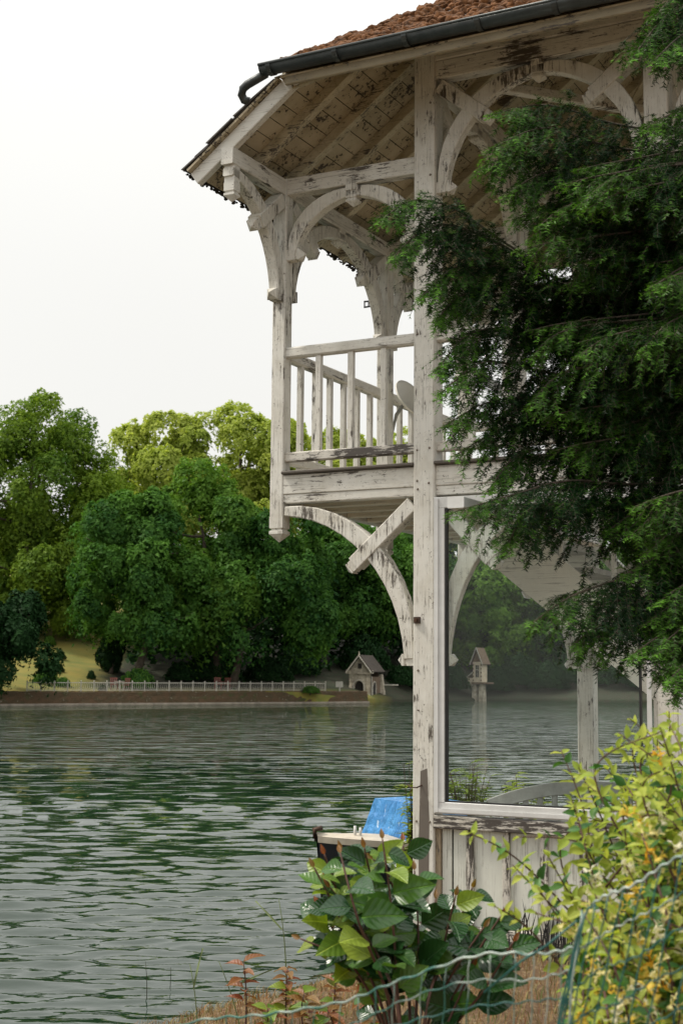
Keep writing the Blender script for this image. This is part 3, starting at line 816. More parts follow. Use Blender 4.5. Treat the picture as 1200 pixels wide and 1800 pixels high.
# posts
for y in ROWS: post(XL, y, .112, 3.46, 6.05, True)
main = post(0, 0, .16, .30, 6.86)
post(0, 3.6, .15, .35, 6.62); post(0, 1.8, .13, 3.77, 6.62)
for y in (0, 3.6): post(XR_, y, .16, .35, 6.62)
post(XR_, 1.8, .13, 3.77, 6.62)
for y in ROWS: post(XF, y, .15, .35, 6.62)

# plates and beams
def xbeam(x0, x1, y, z0, z1, wd, mat=None, name='beam'): return MB().beam((x0, y, (z0 + z1) / 2), (x1, y, (z0 + z1) / 2), wd, z1 - z0).build(name, mat or M_PX, pav)
def ybeam(x, y0, y1, z0, z1, wd, mat=None, name='beam'): return MB().beam((x, y0, (z0 + z1) / 2), (x, y1, (z0 + z1) / 2), wd, z1 - z0).build(name, mat or M_PY, pav)
for y in (0, 3.6): xbeam(XL + .058, -.081, y, 5.922, 6.05, .10)
xbeam(XL + .058, -.067, 1.8, 5.922, 6.05, .09)
ybeam(XL, -.82, -.058, 5.922, 6.048, .098)
for a, b in ((.058, 1.742), (1.858, 3.542)): ybeam(XL, a, b, 5.922, 6.048, .098)
for y in (0, 3.6):
    xbeam(.081, XR_ - .081, y, 6.60, 6.735, .11); xbeam(.081, XR_ - .081, y - .004, 6.738, 6.90, .125)
    xbeam(XR_ + .081, XF - .078, y, 6.60, 6.735, .11); xbeam(XR_ - .08, XF + .08, y - .004, 6.738, 6.90, .125)
for x in (0, XR_, XF):
    for a, b in ((.082, 1.733), (1.867, 3.52)): ybeam(x, a, b, 6.60, 6.735, .10)
# diagonal corner tie under the roof
MB().beam((.46, .25, 6.585), (1.55, 1.45, 6.585), .07, .07).build('diagonal_tie', M_PX, pav)

# braces, upper storey
for y in (0, 3.6):
    knee(XL, y, (1, 0), 5.922, .60, .46, .056, cross=False, th=.10)
    knee(0, y, (-1, 0), 5.922, .60, .46, .08, cross=False, th=.10)
    pendant(-.61, y, 5.90, 0)
    knee(0, y, (1, 0), 6.60, .86, .80, .08); knee(XR_, y, (-1, 0), 6.60, .86, .80, .08); pendant(.85, y, 6.585, 0)
    knee(XR_, y, (1, 0), 6.60, .86, .80, .08); knee(XF, y, (-1, 0), 6.60, .86, .80, .08)
for x, zb in ((XL, 5.922), (0, 6.60), (XR_, 6.60)):
    h = .056 if x == XL else .075
    for y0, y1 in ((0, 1.8), (1.8, 3.6)):
        knee(x, y0, (0, 1), zb, .90, .74, h, cross=True); knee(x, y1, (0, -1), zb, .90, .74, h, cross=True)
        pendant(x, (y0 + y1) / 2, zb - .015, 0)
# bracket under the verge in front of the left post
knee(XL, 0, (0, -1), 5.922, .80, .78, .056, th=.10)
MB().beam((XL, -.745, 5.93), (XL, -.745, 5.80), .085, .085, up=(0, 1, 0)).stub((XL, -.745, 5.80), (0, 0, -1), .14, .085).build('bracket_drop', M_BARGE, pav)
# braces under the balcony and behind the window
knee(0, 0, (-1, 0), 3.553, 1.14, 1.14, .08, th=.112, wd=.10)
knee(0, 0, (1, 0), 3.553, .95, 1.14, .08, th=.112, wd=.07)
knee(0, 3.6, (-1, 0), 3.553, 1.10, 1.14, .075, th=.13, wd=.09); knee(0, 3.6, (1, 0), 3.553, .95, 1.14, .075, th=.13, wd=.09)
knee(0, 3.6, (0, -1), 3.553, .95, 1.14, .075, th=.13, wd=.09)

# floor: fascia boards, ledges, joists and boards
for (x0, x1) in ((XL + .056, -.081), (.081, XR_ - .081), (XR_ + .081, XF - .076)):
    f_ = MB().beam((x0, -.005, 3.695), (x1, -.005, 3.695), .09, .146).build('fascia_board', M_PX, pav)
    MB().beam((x0, .002, 3.588), (x1, .002, 3.588), .09, .066).build('fascia_board', M_PX, pav)
    MB().beam((x0, -.02, 3.782), (x1, -.02, 3.782), .13, .024).build('ledge', paint('weathered ledge', 'x', 1.6, base=(.34, .27, .19)), f_)
for a, b in ((.056, 1.744), (1.856, 3.544)):
    MB().beam((XL, a, 3.66), (XL, b, 3.66), .09, .21).build('fascia_board', M_PY, pav)
MB().beam((XL + .056, 3.6, 3.66), (-.08, 3.6, 3.66), .09, .21).build('fascia_board', M_PX, pav)
MB().beam((.08, 3.6, 3.66), (XF - .08, 3.6, 3.66), .09, .21).build('fascia_board', M_PX, pav)
M_JOI = paint('joist paint', 'x', .15, base=(.80, .74, .62), stain_amt=.15)
y = .32
while y < 3.5:
    if .8 < y < 2.0: MB().beam((XL + .05, y, 3.62), (-.12, y, 3.62), .065, .13).build('joist', M_JOI, pav)
    else: MB().beam((XL + .05, y, 3.62), (XF - .1, y, 3.62), .065, .13).build('joist', M_JOI, pav)
    y += .36
M_FLR = paint('floor boards', 'y', .2, base=(.52, .46, .36), stain_amt=.5)
x = XL + .06
while x < XF - .1:
    x1 = x + .136
    segs = ((.05, .93), (1.88, 3.55)) if -.1 < x < 1.75 else ((.05, 3.55),)
    for a, b in segs: MB().box(x, x1, a, b, 3.69, 3.762).build('floor_board', M_FLR, pav)
    x += .142

# balustrades
def balustrade(p, q, nb, wx=True):
    p = np.array(p, float); q = np.array(q, float); mt = M_PX if wx else M_PY
    d = (q - p) / np.linalg.norm(q - p)
    hr = MB().beam((*p, 4.70), (*q, 4.70), .075, .082, c=.012).build('handrail', M_PX if wx else M_PY, pav)
    MB().beam((*p, 3.905), (*q, 3.905), .065, .072, c=.008).build('bottom_rail', M_WEA if wx else M_PY, hr)
    for i in range(nb):
        c = p + (q - p) * (i + 1) / (nb + 1)
        MB().beam((*c, 3.942), (*c, 4.66), .044, .044, up=(d[0], d[1], 0), c=.004).build('baluster', M_PZ, hr)
        if not wx: MB().beam((*c, 3.772), (*c, 3.868), .044, .044, up=(d[0], d[1], 0), c=.004).build('baluster', M_PZ, hr)
balustrade((XL + .056, 0), (-.081, 0), 3)
balustrade((.081, 0), (XR_ - .081, 0), 5)
balustrade((XR_ + .081, 0), (XF - .076, 0), 5)
balustrade((XL, .056), (XL, 1.744), 6, False); balustrade((XL, 1.856), (XL, 3.544), 6, False)
balustrade((XL + .056, 3.6), (-.08, 3.6), 3); balustrade((.08, 3.6), (XR_ - .08, 3.6), 5)

# window and boarded panel between the two front posts
def window(x0, x1):
    z0, z1, wv = 1.36, 3.535, .078
    fr = MB()
    fr.beam((x0, -.06, z0 + wv / 2), (x1, -.06, z0 + wv / 2), .05, wv, c=.004)
    fo = fr.build('window_frame', M_ALU, pav)
    MB().beam((x0, -.06, z1 - wv / 2), (x1, -.06, z1 - wv / 2), .05, wv, c=.004).build('head', M_ALU, fo)
    for xx in (x0 + wv / 2, x1 - wv / 2): MB().beam((xx, -.062, z0 + wv), (xx, -.062, z1 - wv), wv, .05, up=(0, 1, 0), c=.004).build('stile', M_ALU, fo)
    i0, i1, k0, k1 = x0 + wv, x1 - wv, z0 + wv, z1 - wv
    for a, b, c_, d_ in ((x0 + .004, x0 + .034, z0 + .01, z1 - .01), (x1 - .034, x1 - .004, z0 + .01, z1 - .01)): MB().box(a, b, -.096, -.0885, c_, d_).build('cover_strip', M_ALU, fo)
    MB().box(x0 + .034, x1 - .034, -.094, -.0862, z0 + .01, z0 + .036).build('cover_strip', M_ALU, fo)
    for a, b, c_, d_ in ((i0, i0 + .016, k0, k1), (i1 - .012, i1, k0, k1), (i0 + .016, i1 - .012, k0, k0 + .01), (i0 + .016, i1 - .012, k1 - .012, k1)):
        MB().box(a, b, -.076, -.046, c_, d_).build('gasket', M_BLACK, fo)
    MB().box(i0 + .006, i1 - .004, -.064, -.058, k0 + .004, k1 - .004).build('pane', M_GLASS, fo)
    for zz in (1.7, 2.4, 3.1):
        MB().lathe([(.001, .006), (.007, .005), (.008, 0)], 8).build('screw', M_IRON, fo)
        sc = bpy.data.objects[fo.children[-1].name]; sc.rotation_euler = (R_(90), 0, 0); sc.location = (x0 + .055, -.087, zz)
window(.083, 1.607); window(1.773, 3.322)
for (x0, x1) in ((.081, XR_ - .081), (XR_ + .081, XF - .076)):
    MB().beam((x0, -.04, 1.303), (x1, -.04, 1.303), .10, .088).build('panel_rail', M_WEA, pav)
    MB().beam((x0, -.03, .585), (x1, -.03, .585), .09, .075).build('panel_rail', M_WEA, pav)
    MB().box(x0, x0 + .035, -.05, -.005, .625, 1.258).build('panel_edge', paint('brown edge', 'z', .8, base=(.33, .26, .17)), pav)
    bx = [x0 + .04, x0 + .116, x0 + .25, x0 + .51, x0 + .775, x0 + 1.042, x0 + 1.31, x1 - .002]
    for i in range(len(bx) - 1):
        MB().box(bx[i] + (.008 if i == 1 else .001), bx[i + 1] - (.006 if i == 0 else .001), -.03, -.012 - .003 * (i % 2), .624, 1.257).build('panel_board', M_PANEL, pav)
    MB().box(x0 + .11, x0 + .13, -.012, -.004, .63, 1.25).build('dark_gap', M_BLACK, pav)
    for c in bx[2:-1]: MB().beam((c, -.043, .624), (c, -.043, 1.257), .052, .024, up=(0, 1, 0), c=.004).build('batten', M_WEAZ, pav)
# rubble plinth
rng = np.random.default_rng(8)
x = -.1
while x < 2.2:
    for zz, hh in ((.18, .17), (.36, .17)):
        wd = rng.uniform(.14, .26); o_ = rng.uniform(0, .08)
        b = MB().box(x + o_, x + o_ + wd, -.11 + rng.normal() * .012, .12, zz, zz + hh - .012)
        b.v = [(a + rng.normal() * .012, b_ + rng.normal() * .012, c + rng.normal() * .01) for a, b_, c in b.v]
        b.build('plinth_stone', M_STONE, pav)
    x += .24

# stair behind the window
def stringer(y):
    x0, x1 = -.04, 3.3; zl = lambda x: 3.106 - .816 * (x - .142)
    vs = []
    for yy in (y - .024, y + .024): vs += [(x0, yy, zl(x0)), (x1, yy, zl(x1)), (x1, yy, min(zl(x1) + .48, 3.68)), (.03, yy, 3.678), (x0, yy, 3.678)]
    return MB().add(vs, [(0, 1, 2, 3, 4), (9, 8, 7, 6, 5), (0, 5, 6, 1), (1, 6, 7, 2), (2, 7, 8, 3), (3, 8, 9, 4), (4, 9, 5, 0)]).build('stair_stringer', paint('stringer paint', 'x', .05, base=(.86, .82, .73), stain_amt=.15), pav)
s1 = stringer(.97); s2 = stringer(1.83)
for i in range(15):
    z = 3.5 - .2 * i; xx = .12 + .245 * i
    if xx < 3.2: MB().box(xx, xx + .27, 1.0, 1.8, z - .04, z).build('tread', M_STEP, s1)
for yy in (.97, 1.83):
    MB().beam((.0, yy, 4.62), (2.9, yy, 4.62 - .816 * 2.9), .05, .07).build('stair_handrail', M_GREYW, pav)
    for i in range(7): MB().beam((.25 + i * .4, yy, 3.4 - .816 * (.1 + i * .4)), (.25 + i * .4, yy, 4.58 - .816 * (.25 + i * .4)), .035, .035, up=(0, 1, 0)).build('stair_baluster', M_PZ, pav)
MB().box(-.1, XF, .12, 3.75, .34, .49).build('terrace_slab', M_STONE, pav)

# ------------------------------------------------------------------ roof
roof = empty('roof', parent=pav)
def strip(p0, p1, p2, p3, th):
    """a sloping board: four corners of its underside, thickness upwards along its own normal"""
    P = [np.array(p, float) for p in (p0, p1, p2, p3)]
    n = np.cross(P[1] - P[0], P[3] - P[0]); n /= np.linalg.norm(n)
    if n[2] < 0: n = -n
    return MB().add([*P, *[p + n * th for p in P]], [(3, 2, 1, 0), (4, 5, 6, 7), (0, 1, 5, 4), (1, 2, 6, 5), (2, 3, 7, 6), (3, 0, 4, 7)])
UB = .078                                   # rafter depth below the boards
st = .108; k = 0; x = -1.53
while x < 1.86:                             # left slope
    xa, xb = x + .0025, min(x + st - .0025, 1.87)
    lo = lambda q: HY0 - .045 if q < HX else HY0 + (q - HX)
    hi = lambda q: HY1 + .045 if q < HX else HY1 - (q - HX)
    if hi(xb) - lo(xb) > .05:
        j = .0
        strip((xa, lo(xa), zb_left(xa) + UB), (xb, lo(xb), zb_left(xb) + UB), (xb, hi(xb), zb_left(xb) + UB), (xa, hi(xa), zb_left(xa) + UB), .016).build('soffit_board', M_SOF, roof)
    x += st
def zf(y): return ZH + SL * (y - HY0)
y = -.87
while y < 1.79:                             # front and back slopes
    ya, yb = y + .0025, min(y + st - .0025, 1.8)
    l = lambda q: HX + (q - HY0) + .004; r = lambda q: HXR - (q - HY0)
    strip((l(ya), ya, zf(ya) + UB), (r(ya), ya, zf(ya) + UB), (r(yb), yb, zf(yb) + UB), (l(yb), yb, zf(yb) + UB), .016).build('soffit_board', M_SOF, roof)
    m_ = lambda q: HY0 + HY1 - q
    strip((l(ya), m_(ya), zf(ya) + UB), (r(ya), m_(ya), zf(ya) + UB), (r(yb), m_(yb), zf(yb) + UB), (l(yb), m_(yb), zf(yb) + UB), .016).build('soffit_board', M_SOF, roof)
    y += st
strip((HXR, HY0, ZH + UB), (HXR, HY1, ZH + UB), (1.6 + .0, 1.81, zf(1.8) + UB), (1.6, 1.79, zf(1.8) + UB), .016).build('soffit_board', M_SOF, roof)
# rafters
i = 0
for y in [-.77] + [-.34 + .46 * q for q in range(11)]:
    if y > 4.35: continue
    xe = HX + min(y - HY0, HY1 - y); xe = min(xe, 1.8)
    first = i == 0
    hgt = .105 if first else UB
    if first: MB().beam((-1.50, y, zb_left(-1.50) + UB - hgt / 2 / .803), (HX + .05, y, zb_left(HX + .05) + UB - hgt / 2 / .803), .062, hgt, c=.005).build('barge_board', M_BARGE, roof)
    else: MB().beam((-1.50, y, zb_left(-1.50) + UB / 2 - .004), (xe, y, zb_left(xe) + UB / 2 - .004), .075, UB, c=.004).build('rafter', M_RAFT, roof)
    i += 1
for q in range(11):
    x = HX + .25 + .46 * q
    ye = HY0 + min(x - HX, HXR - x, 2.58)
    MB().beam((x, HY0 - .02, zf(HY0 - .02) + UB / 2 - .004), (x, ye, zf(ye) + UB / 2 - .004), .07, UB, c=.004).build('rafter', M_RAFT, roof)
    MB().beam((x, HY1 + .02, zf(HY0 - .02) + UB / 2 - .004), (x, HY1 - (ye - HY0), zf(ye) + UB / 2 - .004), .07, UB, c=.004).build('rafter', M_RAFT, roof)
MB().beam((HX + .02, HY0 - .055, ZH + .01), (HXR, HY0 - .055, ZH + .01), .03, .075).build('fascia', paint('eave board darkened for shade', 'x', .7, base=(.30, .25, .16), stain=(.14, .11, .06)), roof)  # flaking paint; its dark base colour stands in for the gutter's shade
MB().beam((HX, HY0, ZH + .03), (1.87, 1.8, zf(1.8) + .03), .07, .14).build('hip_rafter', M_RAFT, roof)
MB().beam((HX, HY1, ZH + .03), (1.87, 1.8, zf(1.8) + .03), .07, .14).build('hip_rafter', M_RAFT, roof)
# slates
rng = np.random.default_rng(4)
def slate_mesh(sd_, w_, l_):
    r = np.random.default_rng(sd_); n = 5
    vs = []
    for z in (0, .011):
        for i in range(n): vs.append((-w_ / 2 + w_ * i / (n - 1), -r.uniform(0, .012) - z * .3, z))
        vs += [(w_ / 2, l_, z), (-w_ / 2, l_, z)]
    k = n + 2
    return MB().add(vs, [tuple(range(k - 1, -1, -1)), tuple(range(k, 2 * k))] + [(i, (i + 1) % k, k + (i + 1) % k, k + i) for i in range(k)]).mesh('slate')
SLM = [slate_mesh(s, .165 + .012 * (s % 3), .25) for s in range(6)]
for me in SLM: me.materials.append(M_SLATE)
ang = math.atan(SL); tz = UB + .026; LIFT = .04
rest_v, rest_f = [], []
def lay(xc, yc, zc, rotz, single):
    M4 = Matrix.Translation((xc, yc, zc)) @ Matrix.Rotation(rotz + rng.normal() * .03, 4, 'Z') @ Matrix.Rotation(ang - .045 + rng.normal() * .012, 4, 'X')
    me = SLM[rng.integers(0, 6)]
    if single:
        o = put('slate', me, None, roof); o.matrix_local = M4
    else:
        b = len(rest_v); rest_v.extend([tuple(M4 @ v.co) for v in me.vertices]); rest_f.extend([tuple(i + b for i in p.vertices) for p in me.polygons])
row = 0; y = -.885
while y < 1.7:
    x = HX + (y - HY0) + .13 + (.085 if row % 2 else 0) + .08
    while x < HXR - (y - HY0) - .06:
        lay(x, y, zf(y) + tz + .02 + LIFT, 0, row < 10 and x < 3.6)
        x += .176
    row += 1; y += .108
row = 0; x = -1.565
while x < 1.7:
    a_ = HY0 - .05 if x < HX else HY0 + (x - HX); b_ = HY1 + .05 if x < HX else HY1 - (x - HX)
    y = b_ - .085; 
    ys = []
    while y > a_ + .08: ys.append(y); y -= .176
    a_ += .0 if x < HX - .2 else .17
    ys = [q for q in ys if q > a_ + .08]
    ys.append(a_ + .083)
    for j, y in enumerate(ys):
        lay(x, y, zb_left(x) + tz + .02, -math.pi / 2, (x < HX + .1 and y < HY0 + .3) or row == 0)
    row += 1; x += .108
me = bpy.data.meshes.new('slates'); me.from_pydata(rest_v, [], rest_f)
tag(put('slate_field', me, M_SLATE, roof), kind='stuff')
strip((HXR + .06, HY0 - .06, ZH + UB), (HXR + .06, HY1 + .06, ZH + UB), (1.62, 1.82, zf(1.8) + UB + .04), (1.62, 1.78, zf(1.8) + UB + .04), .03).build('slate_slope', M_SLATE, roof)
strip((HX, HY1 + .08, ZH + UB - .03), (HXR, HY1 + .08, ZH + UB - .03), (1.62, 1.8, zf(1.8) + UB + .06), (1.6, 1.8, zf(1.8) + UB + .06), .03).build('slate_slope', M_SLATE, roof)
for i in range(16):                          # hip tiles, the lowest ones on show
    t = .06 + i * .155
    p = np.array([HX + t, HY0 + t, ZH + SL * t + UB + .062 + LIFT]); q_ = p + np.array([.175, .175, SL * .175 - .014])
    jw = .20 + .03 * math.sin(i * 2.3)
    strip(p + (jw, 0, 0), q_ + (jw, 0, 0), q_, p, .012).build('hip_slate', M_SLATE, roof)
    strip(p, q_, q_ + (0, jw, 0), p + (0, jw, 0), .012).build('hip_slate', M_SLATE, roof)
# moss cushions
def ico():
    import bmesh
    bm = bmesh.new(); bmesh.ops.create_icosphere(bm, subdivisions=2, radius=1); v = np.array([q.co[:] for q in bm.verts]); f = np.array([[l.vert.index for l in fc.loops] for fc in bm.faces]); bm.free(); return v, f
IV, IF = ico()
def lumps(pos, rad, flat, seed):
    r = np.random.default_rng(seed); Vs, Fs = [], []
    for i, (p, a) in enumerate(zip(pos, rad)):
        ph = r.uniform(0, 6, 3); v = IV * (1 + .16 * np.sin(IV[:, [1, 2, 0]] * 4 + ph) + .10 * np.sin(IV[:, [2, 0, 1]] * 9 + ph))
        Vs.append(v * a * np.array([1, 1, flat]) * r.uniform(.75, 1.3, 3) + p); Fs.append(IF + i * len(IV))
    return np.concatenate(Vs), np.concatenate(Fs)
n = 1900
t = rng.beta(.9, 1.5, n) * 1.1 - .02; yy = HY0 - .06 + t
xx = HX + .02 + np.maximum(t - .06, 0) + rng.uniform(0, 1, n) ** 1.35 * 3.6
zz = ZH + SL * (yy - HY0) + UB + .055 + LIFT + rng.uniform(-.006, .012, n)
V, F_ = lumps(np.stack([xx, yy, zz], 1), rng.uniform(.018, .052, n), .7, 2)
me = fast_mesh('moss', V, F_); me.polygons.foreach_set('use_smooth', [True] * len(me.polygons))
tag(put('moss_cushions', me, M_MOSS, roof), kind='stuff')
n = 650
pos = np.stack([np.full(n, -1.56) + rng.uniform(-.012, .03, n), rng.uniform(HY0 - .05, HY1, n), np.zeros(n)], 1)
pos[:, 2] = zb_left(pos[:, 0]) + UB + .03 + rng.uniform(-.018, .01, n)
V, F_ = lumps(pos, rng.uniform(.006, .017, n), .8, 3)
tag(put('eave_moss', fast_mesh('eave_moss', V, F_), M_MOSSD, roof), kind='stuff')
# gutter with joints and the turned down outlet
def half_pipe(x0, x1, y, z, r, th=.004, n=10):
    b = MB(); vs = []
    for xx in (x0, x1):
        for rr in (r, r - th):
            for i in range(n + 1):
                g = math.pi * (1 + i / n); vs.append((xx, y + rr * math.cos(g), z + rr * math.sin(g)))
    m_ = n + 1; fs = []
    for i in range(n):
        fs += [(i, i + 1, 2 * m_ + i + 1, 2 * m_ + i), (m_ + i + 1, m_ + i, 3 * m_ + i, 3 * m_ + i + 1), (i + 1, i, m_ + i, m_ + i + 1), (2 * m_ + i, 2 * m_ + i + 1, 3 * m_ + i + 1, 3 * m_ + i)]
    fs += [(0, 2 * m_, 3 * m_, m_), (n, m_ + n, 3 * m_ + n, 2 * m_ + n)]
    return b.add(vs, fs)
GY, GZ, GR = -.93, 6.522, .059
g_ = half_pipe(-.86, 4.25, GY, GZ, GR); gut = g_.build('gutter', M_GUT, pav, True)
MB().tube([(-.86, GY - GR, GZ + .002), (4.25, GY - GR, GZ + .002)], .011, 8).build('gutter_bead', M_GUT, gut, True)
MB().add([(-.858, GY + GR * math.cos(math.pi * (1 + i / 10)), GZ + GR * math.sin(math.pi * (1 + i / 10))) for i in range(11)], [tuple(range(11))]).build('stop_end', M_GUT, gut)
for i in range(9):
    xx = -.80 + i * .52
    half_pipe(xx, xx + .035, GY, GZ, GR + .007, .006).build('gutter_joint', M_GUT, gut)
op = [(-.84, GY + .02, GZ - .035), (-.93, GY + .025, GZ - .062), (-1.0, GY + .03, GZ - .082), (-1.04, GY + .04, GZ - .10), (-1.06, GY + .055, GZ - .135), (-1.05, GY + .075, GZ - .168), (-1.02, GY + .09, GZ - .18)]
MB().tube(op, .031, 12).build('outlet_pipe', M_GUT, gut, True)

# bolts, hook and clip on the posts
bm_ = MB().lathe([(.0, .010), (.006, .009), (.008, .004), (.009, 0)], 8).mesh('bolt')
for x, z in ((-.05, 4.72), (-.05, 3.88), (.045, 3.89), (-.05, 3.66), (.04, 3.64), (-.045, 3.6), (.05, 5.88), (-.04, 2.33), (.05, 6.42), (-.05, 1.30), (.05, 1.30), (.03, 5.2)):
    o = put('bolt', bm_, M_BOLT, pav, (x, -.0795, z)); o.rotation_euler = (R_(90), 0, 0)
MB().box(-.066, -.022, -.10, -.08, 2.655, 2.70).box(-.052, -.036, -.112, -.10, 2.668, 2.688).build('square_nut', M_IRON, pav)
MB().tube([(-.01, -.08, 1.545), (-.03, -.12, 1.53), (-.075, -.13, 1.53), (-.10, -.12, 1.55)], .005, 6).build('wire_hook', M_IRON, pav)
MB().add([(-.028, -.0815, .62), (.04, -.0815, .60), (.046, -.0815, 1.3), (.03, -.0815, 1.66), (-.02, -.0815, 1.64), (-.034, -.0815, 1.1), (-.028, -.078, .62), (.04, -.078, .60), (.046, -.078, 1.3), (.03, -.078, 1.66), (-.02, -.078, 1.64), (-.034, -.078, 1.1)], [(0, 1, 2, 3, 4, 5)] + [(i, 6 + i, 6 + (i + 1) % 6, (i + 1) % 6) for i in range(6)]).build('bare_patch', paint('bare weathered wood', 'z', 1.5, base=(.42, .39, .34), wood=(.13, .11, .09)), pav)
MB().tube([(-.085, -.06, 2.06), (-.03, -.085, 2.055)], .004, 6).build('nail', M_IRON, pav)
cl = MB()
for (a, b) in (((-.0, .03), (-.10, .035)), ((-.0, -.012), (-.10, -.016))): cl.beam((XL - .06 + a[0], 1.70, 5.50 + a[1]), (XL - .06 + b[0], 1.70, 5.50 + b[1]), .012, .016)
for xx in (-.07, -.115, -.155): cl.beam((XL + xx, 1.70, 5.485), (XL + xx, 1.70, 5.533), .012, .014, up=(0, 1, 0))
cl.build('iron_clip', M_BLACK, pav)

# dish mounted behind the balcony rail
dl = p2w(-1.03, 1.86, 4.64)
dish = empty('round_dish', tuple(dl), -TH); tag(dish, 'cream round dish tilted behind the balcony handrail, beside the corner post', 'dish')
prof = [(r * .82, z) for r, z in ((.001, 0), (.07, .006), (.14, .024), (.20, .052), (.225, .068), (.232, .066), (.228, .05), (.2, .036), (.14, .008), (.07, -.008), (.001, -.014))]
b = MB().lathe(prof, 28); o = b.build('bowl', M_DISH, dish, True); o.rotation_euler = Vector((.85, -.20, .48)).to_track_quat('Z', 'Y').to_euler()
MB().tube([(-.02, 0, 0), (-.1, .0, -.1), (-.15, 0, -.30), (-.15, 0, -.82)], .016, 8).build('mount', M_GREYW, dish, True)

# grey bench behind the window
bl_ = p2w(.72, 1.42, .49); bench = empty('garden_bench', tuple(bl_), -TH); tag(bench, 'grey slatted bench with arched back inside the glazed ground floor', 'bench')
top = []
for i in range(17):
    u = -1 + 2 * i / 16; top.append((u * .82, 0, .80 + .17 * (1 - u * u) ** 1.0))
MB().sweep(top, .05, .10, (0, 1, 0)).build('top_rail', M_GREYW, bench)
for i in range(14):
    u = -.93 + 1.86 * i / 13; MB().beam((u * .82, 0, .46), (u * .82, 0, .77 + .17 * (1 - u * u)), .045, .02, up=(0, 1, 0)).build('back_slat', M_GREYW, bench)
for i in range(5): MB().box(-.82, .82, -.5 + i * .095, -.5 + i * .095 + .08, .41, .44).build('seat_slat', M_GREYW, bench)
for sx in (-.78, .78):
    for sy in (-.46, -.02): MB().beam((sx, sy, 0), (sx, sy, .41 if sy > -.1 else .62), .05, .05, up=(0, 1, 0)).build('leg', M_GREYW, bench)
    MB().beam((sx, -.5, .63), (sx, .02, .63), .06, .03).build('armrest', M_GREYW, bench)

# ================================================================== BOAT
bw = at(557, 1466, 13.5)
boat = empty('moored_boat', (bw[0], bw[1], 0), math.atan2(.52, .85)); tag(boat, 'dark navy boat with cream deck and blue tarpaulin moored behind the corner post', 'boat')
M_HULL = simple('navy hull', (.012, .014, .022), .3, .2, 4); M_DECK = simple('cream deck', (.56, .50, .40), .55, .15, 8, dark=(.42, .36, .28))
LNS = [0, .1, .3, .7, 1.2, 1.9, 2.6, 3.2, 3.6]; HB = [.015, .10, .24, .44, .60, .68, .67, .6, .52]
ZS = [.80, .79, .775, .745, .715, .69, .68, .68, .69]
hv = []; prof = 7
for x, hb, zs in zip(LNS, HB, ZS):
    for j in range(prof):
        g = -1 + 2 * j / (prof - 1); a = abs(g)
        zz = -.25 + (zs + .25) * a ** 1.6; hv.append((x + (.14 * (1 - a) if x < .5 else 0), -hb * math.copysign(a ** .55, g) if g else 0, zz))
hf = [(i * prof + j, i * prof + j + 1, i * prof + prof + j + 1, i * prof + prof + j) for i in range(len(LNS) - 1) for j in range(prof - 1)]
hf.append(tuple((len(LNS) - 1) * prof + j for j in range(prof)))
hull = MB().add(hv, hf).build('hull', M_HULL, boat, True)
dv = []; 
for x, hb, zs in zip(LNS, HB, ZS): dv += [(x - .01, -hb - .015, zs + .003), (x - .01, 0, zs + .035), (x - .01, hb + .015, zs + .003), (x - .01, -hb - .02, zs - .055), (x - .01, hb + .02, zs - .055)]
df = []
for i in range(len(LNS) - 1):
    a, b = i * 5, i * 5 + 5
    df += [(a, b, b + 1, a + 1), (a + 1, b + 1, b + 2, a + 2), (a + 3, b + 3, b, a), (a + 2, b + 2, b + 4, a + 4)]
deck = MB().add(dv, df).build('deck', M_DECK, boat)
def tarp_mat():
    mt, t, o = new_mat('blue tarpaulin'); v = coords(t); n = noise(t, v, 3, 5, .6); sp = ramp(t, noise(t, coords(t, (1, 1, .35)), 22, 4, .6), .66, .70)
    col = mixc(t, ramp(t, n, .3, .7), (.030, .18, .48), (.055, .27, .58)); col = mixc(t, sp, col, (.55, .68, .8))
    bsdf(t, o, col, .5, noise(t, coords(t, (1, 1, .4)), 9, 5, .6, .8), 1.0, .08); return mt
tv = []; rows = 7
ring = [(.76, -.44), (1.25, -.50), (1.42, -.50), (1.55, -.46), (1.55, .46), (1.42, .5), (1.25, .5), (.76, .44)]
rtop = [(.85, -.33), (1.15, -.34), (1.36, -.32), (1.42, -.30), (1.42, .30), (1.36, .32), (1.15, .34), (.85, .33)]
rr = np.random.default_rng(5)
for i in range(rows):
    t = i / (rows - 1)
    for (a, b), (c, d) in zip(ring, rtop):
        w_ = rr.normal() * .008 * (1 - t)
        tv.append((a + (c - a) * t + w_, b + (d - b) * t + w_, .72 + .37 * t + (.02 if 0 < t < 1 else 0) * rr.normal() * .3))
tf = [(i * 8 + j, i * 8 + (j + 1) % 8, i * 8 + 8 + (j + 1) % 8, i * 8 + 8 + j) for i in range(rows - 1) for j in range(8)] + [tuple((rows - 1) * 8 + j for j in range(8))]
MB().add(tv, tf).build('tarpaulin', tarp_mat(), boat)
MB().tube([(.38, -.06, .77), (.38, -.06, .88)], .014, 8).tube([(.44, -.06, .77), (.44, -.06, .86)], .014, 8).build('bollard', M_ALU, boat, True)
MB().tube([(-.02, 0, .78), (-.03, 0, .86), (.05, 0, .87)], .025, 8).build('stem_fitting', M_IRON, boat, True)

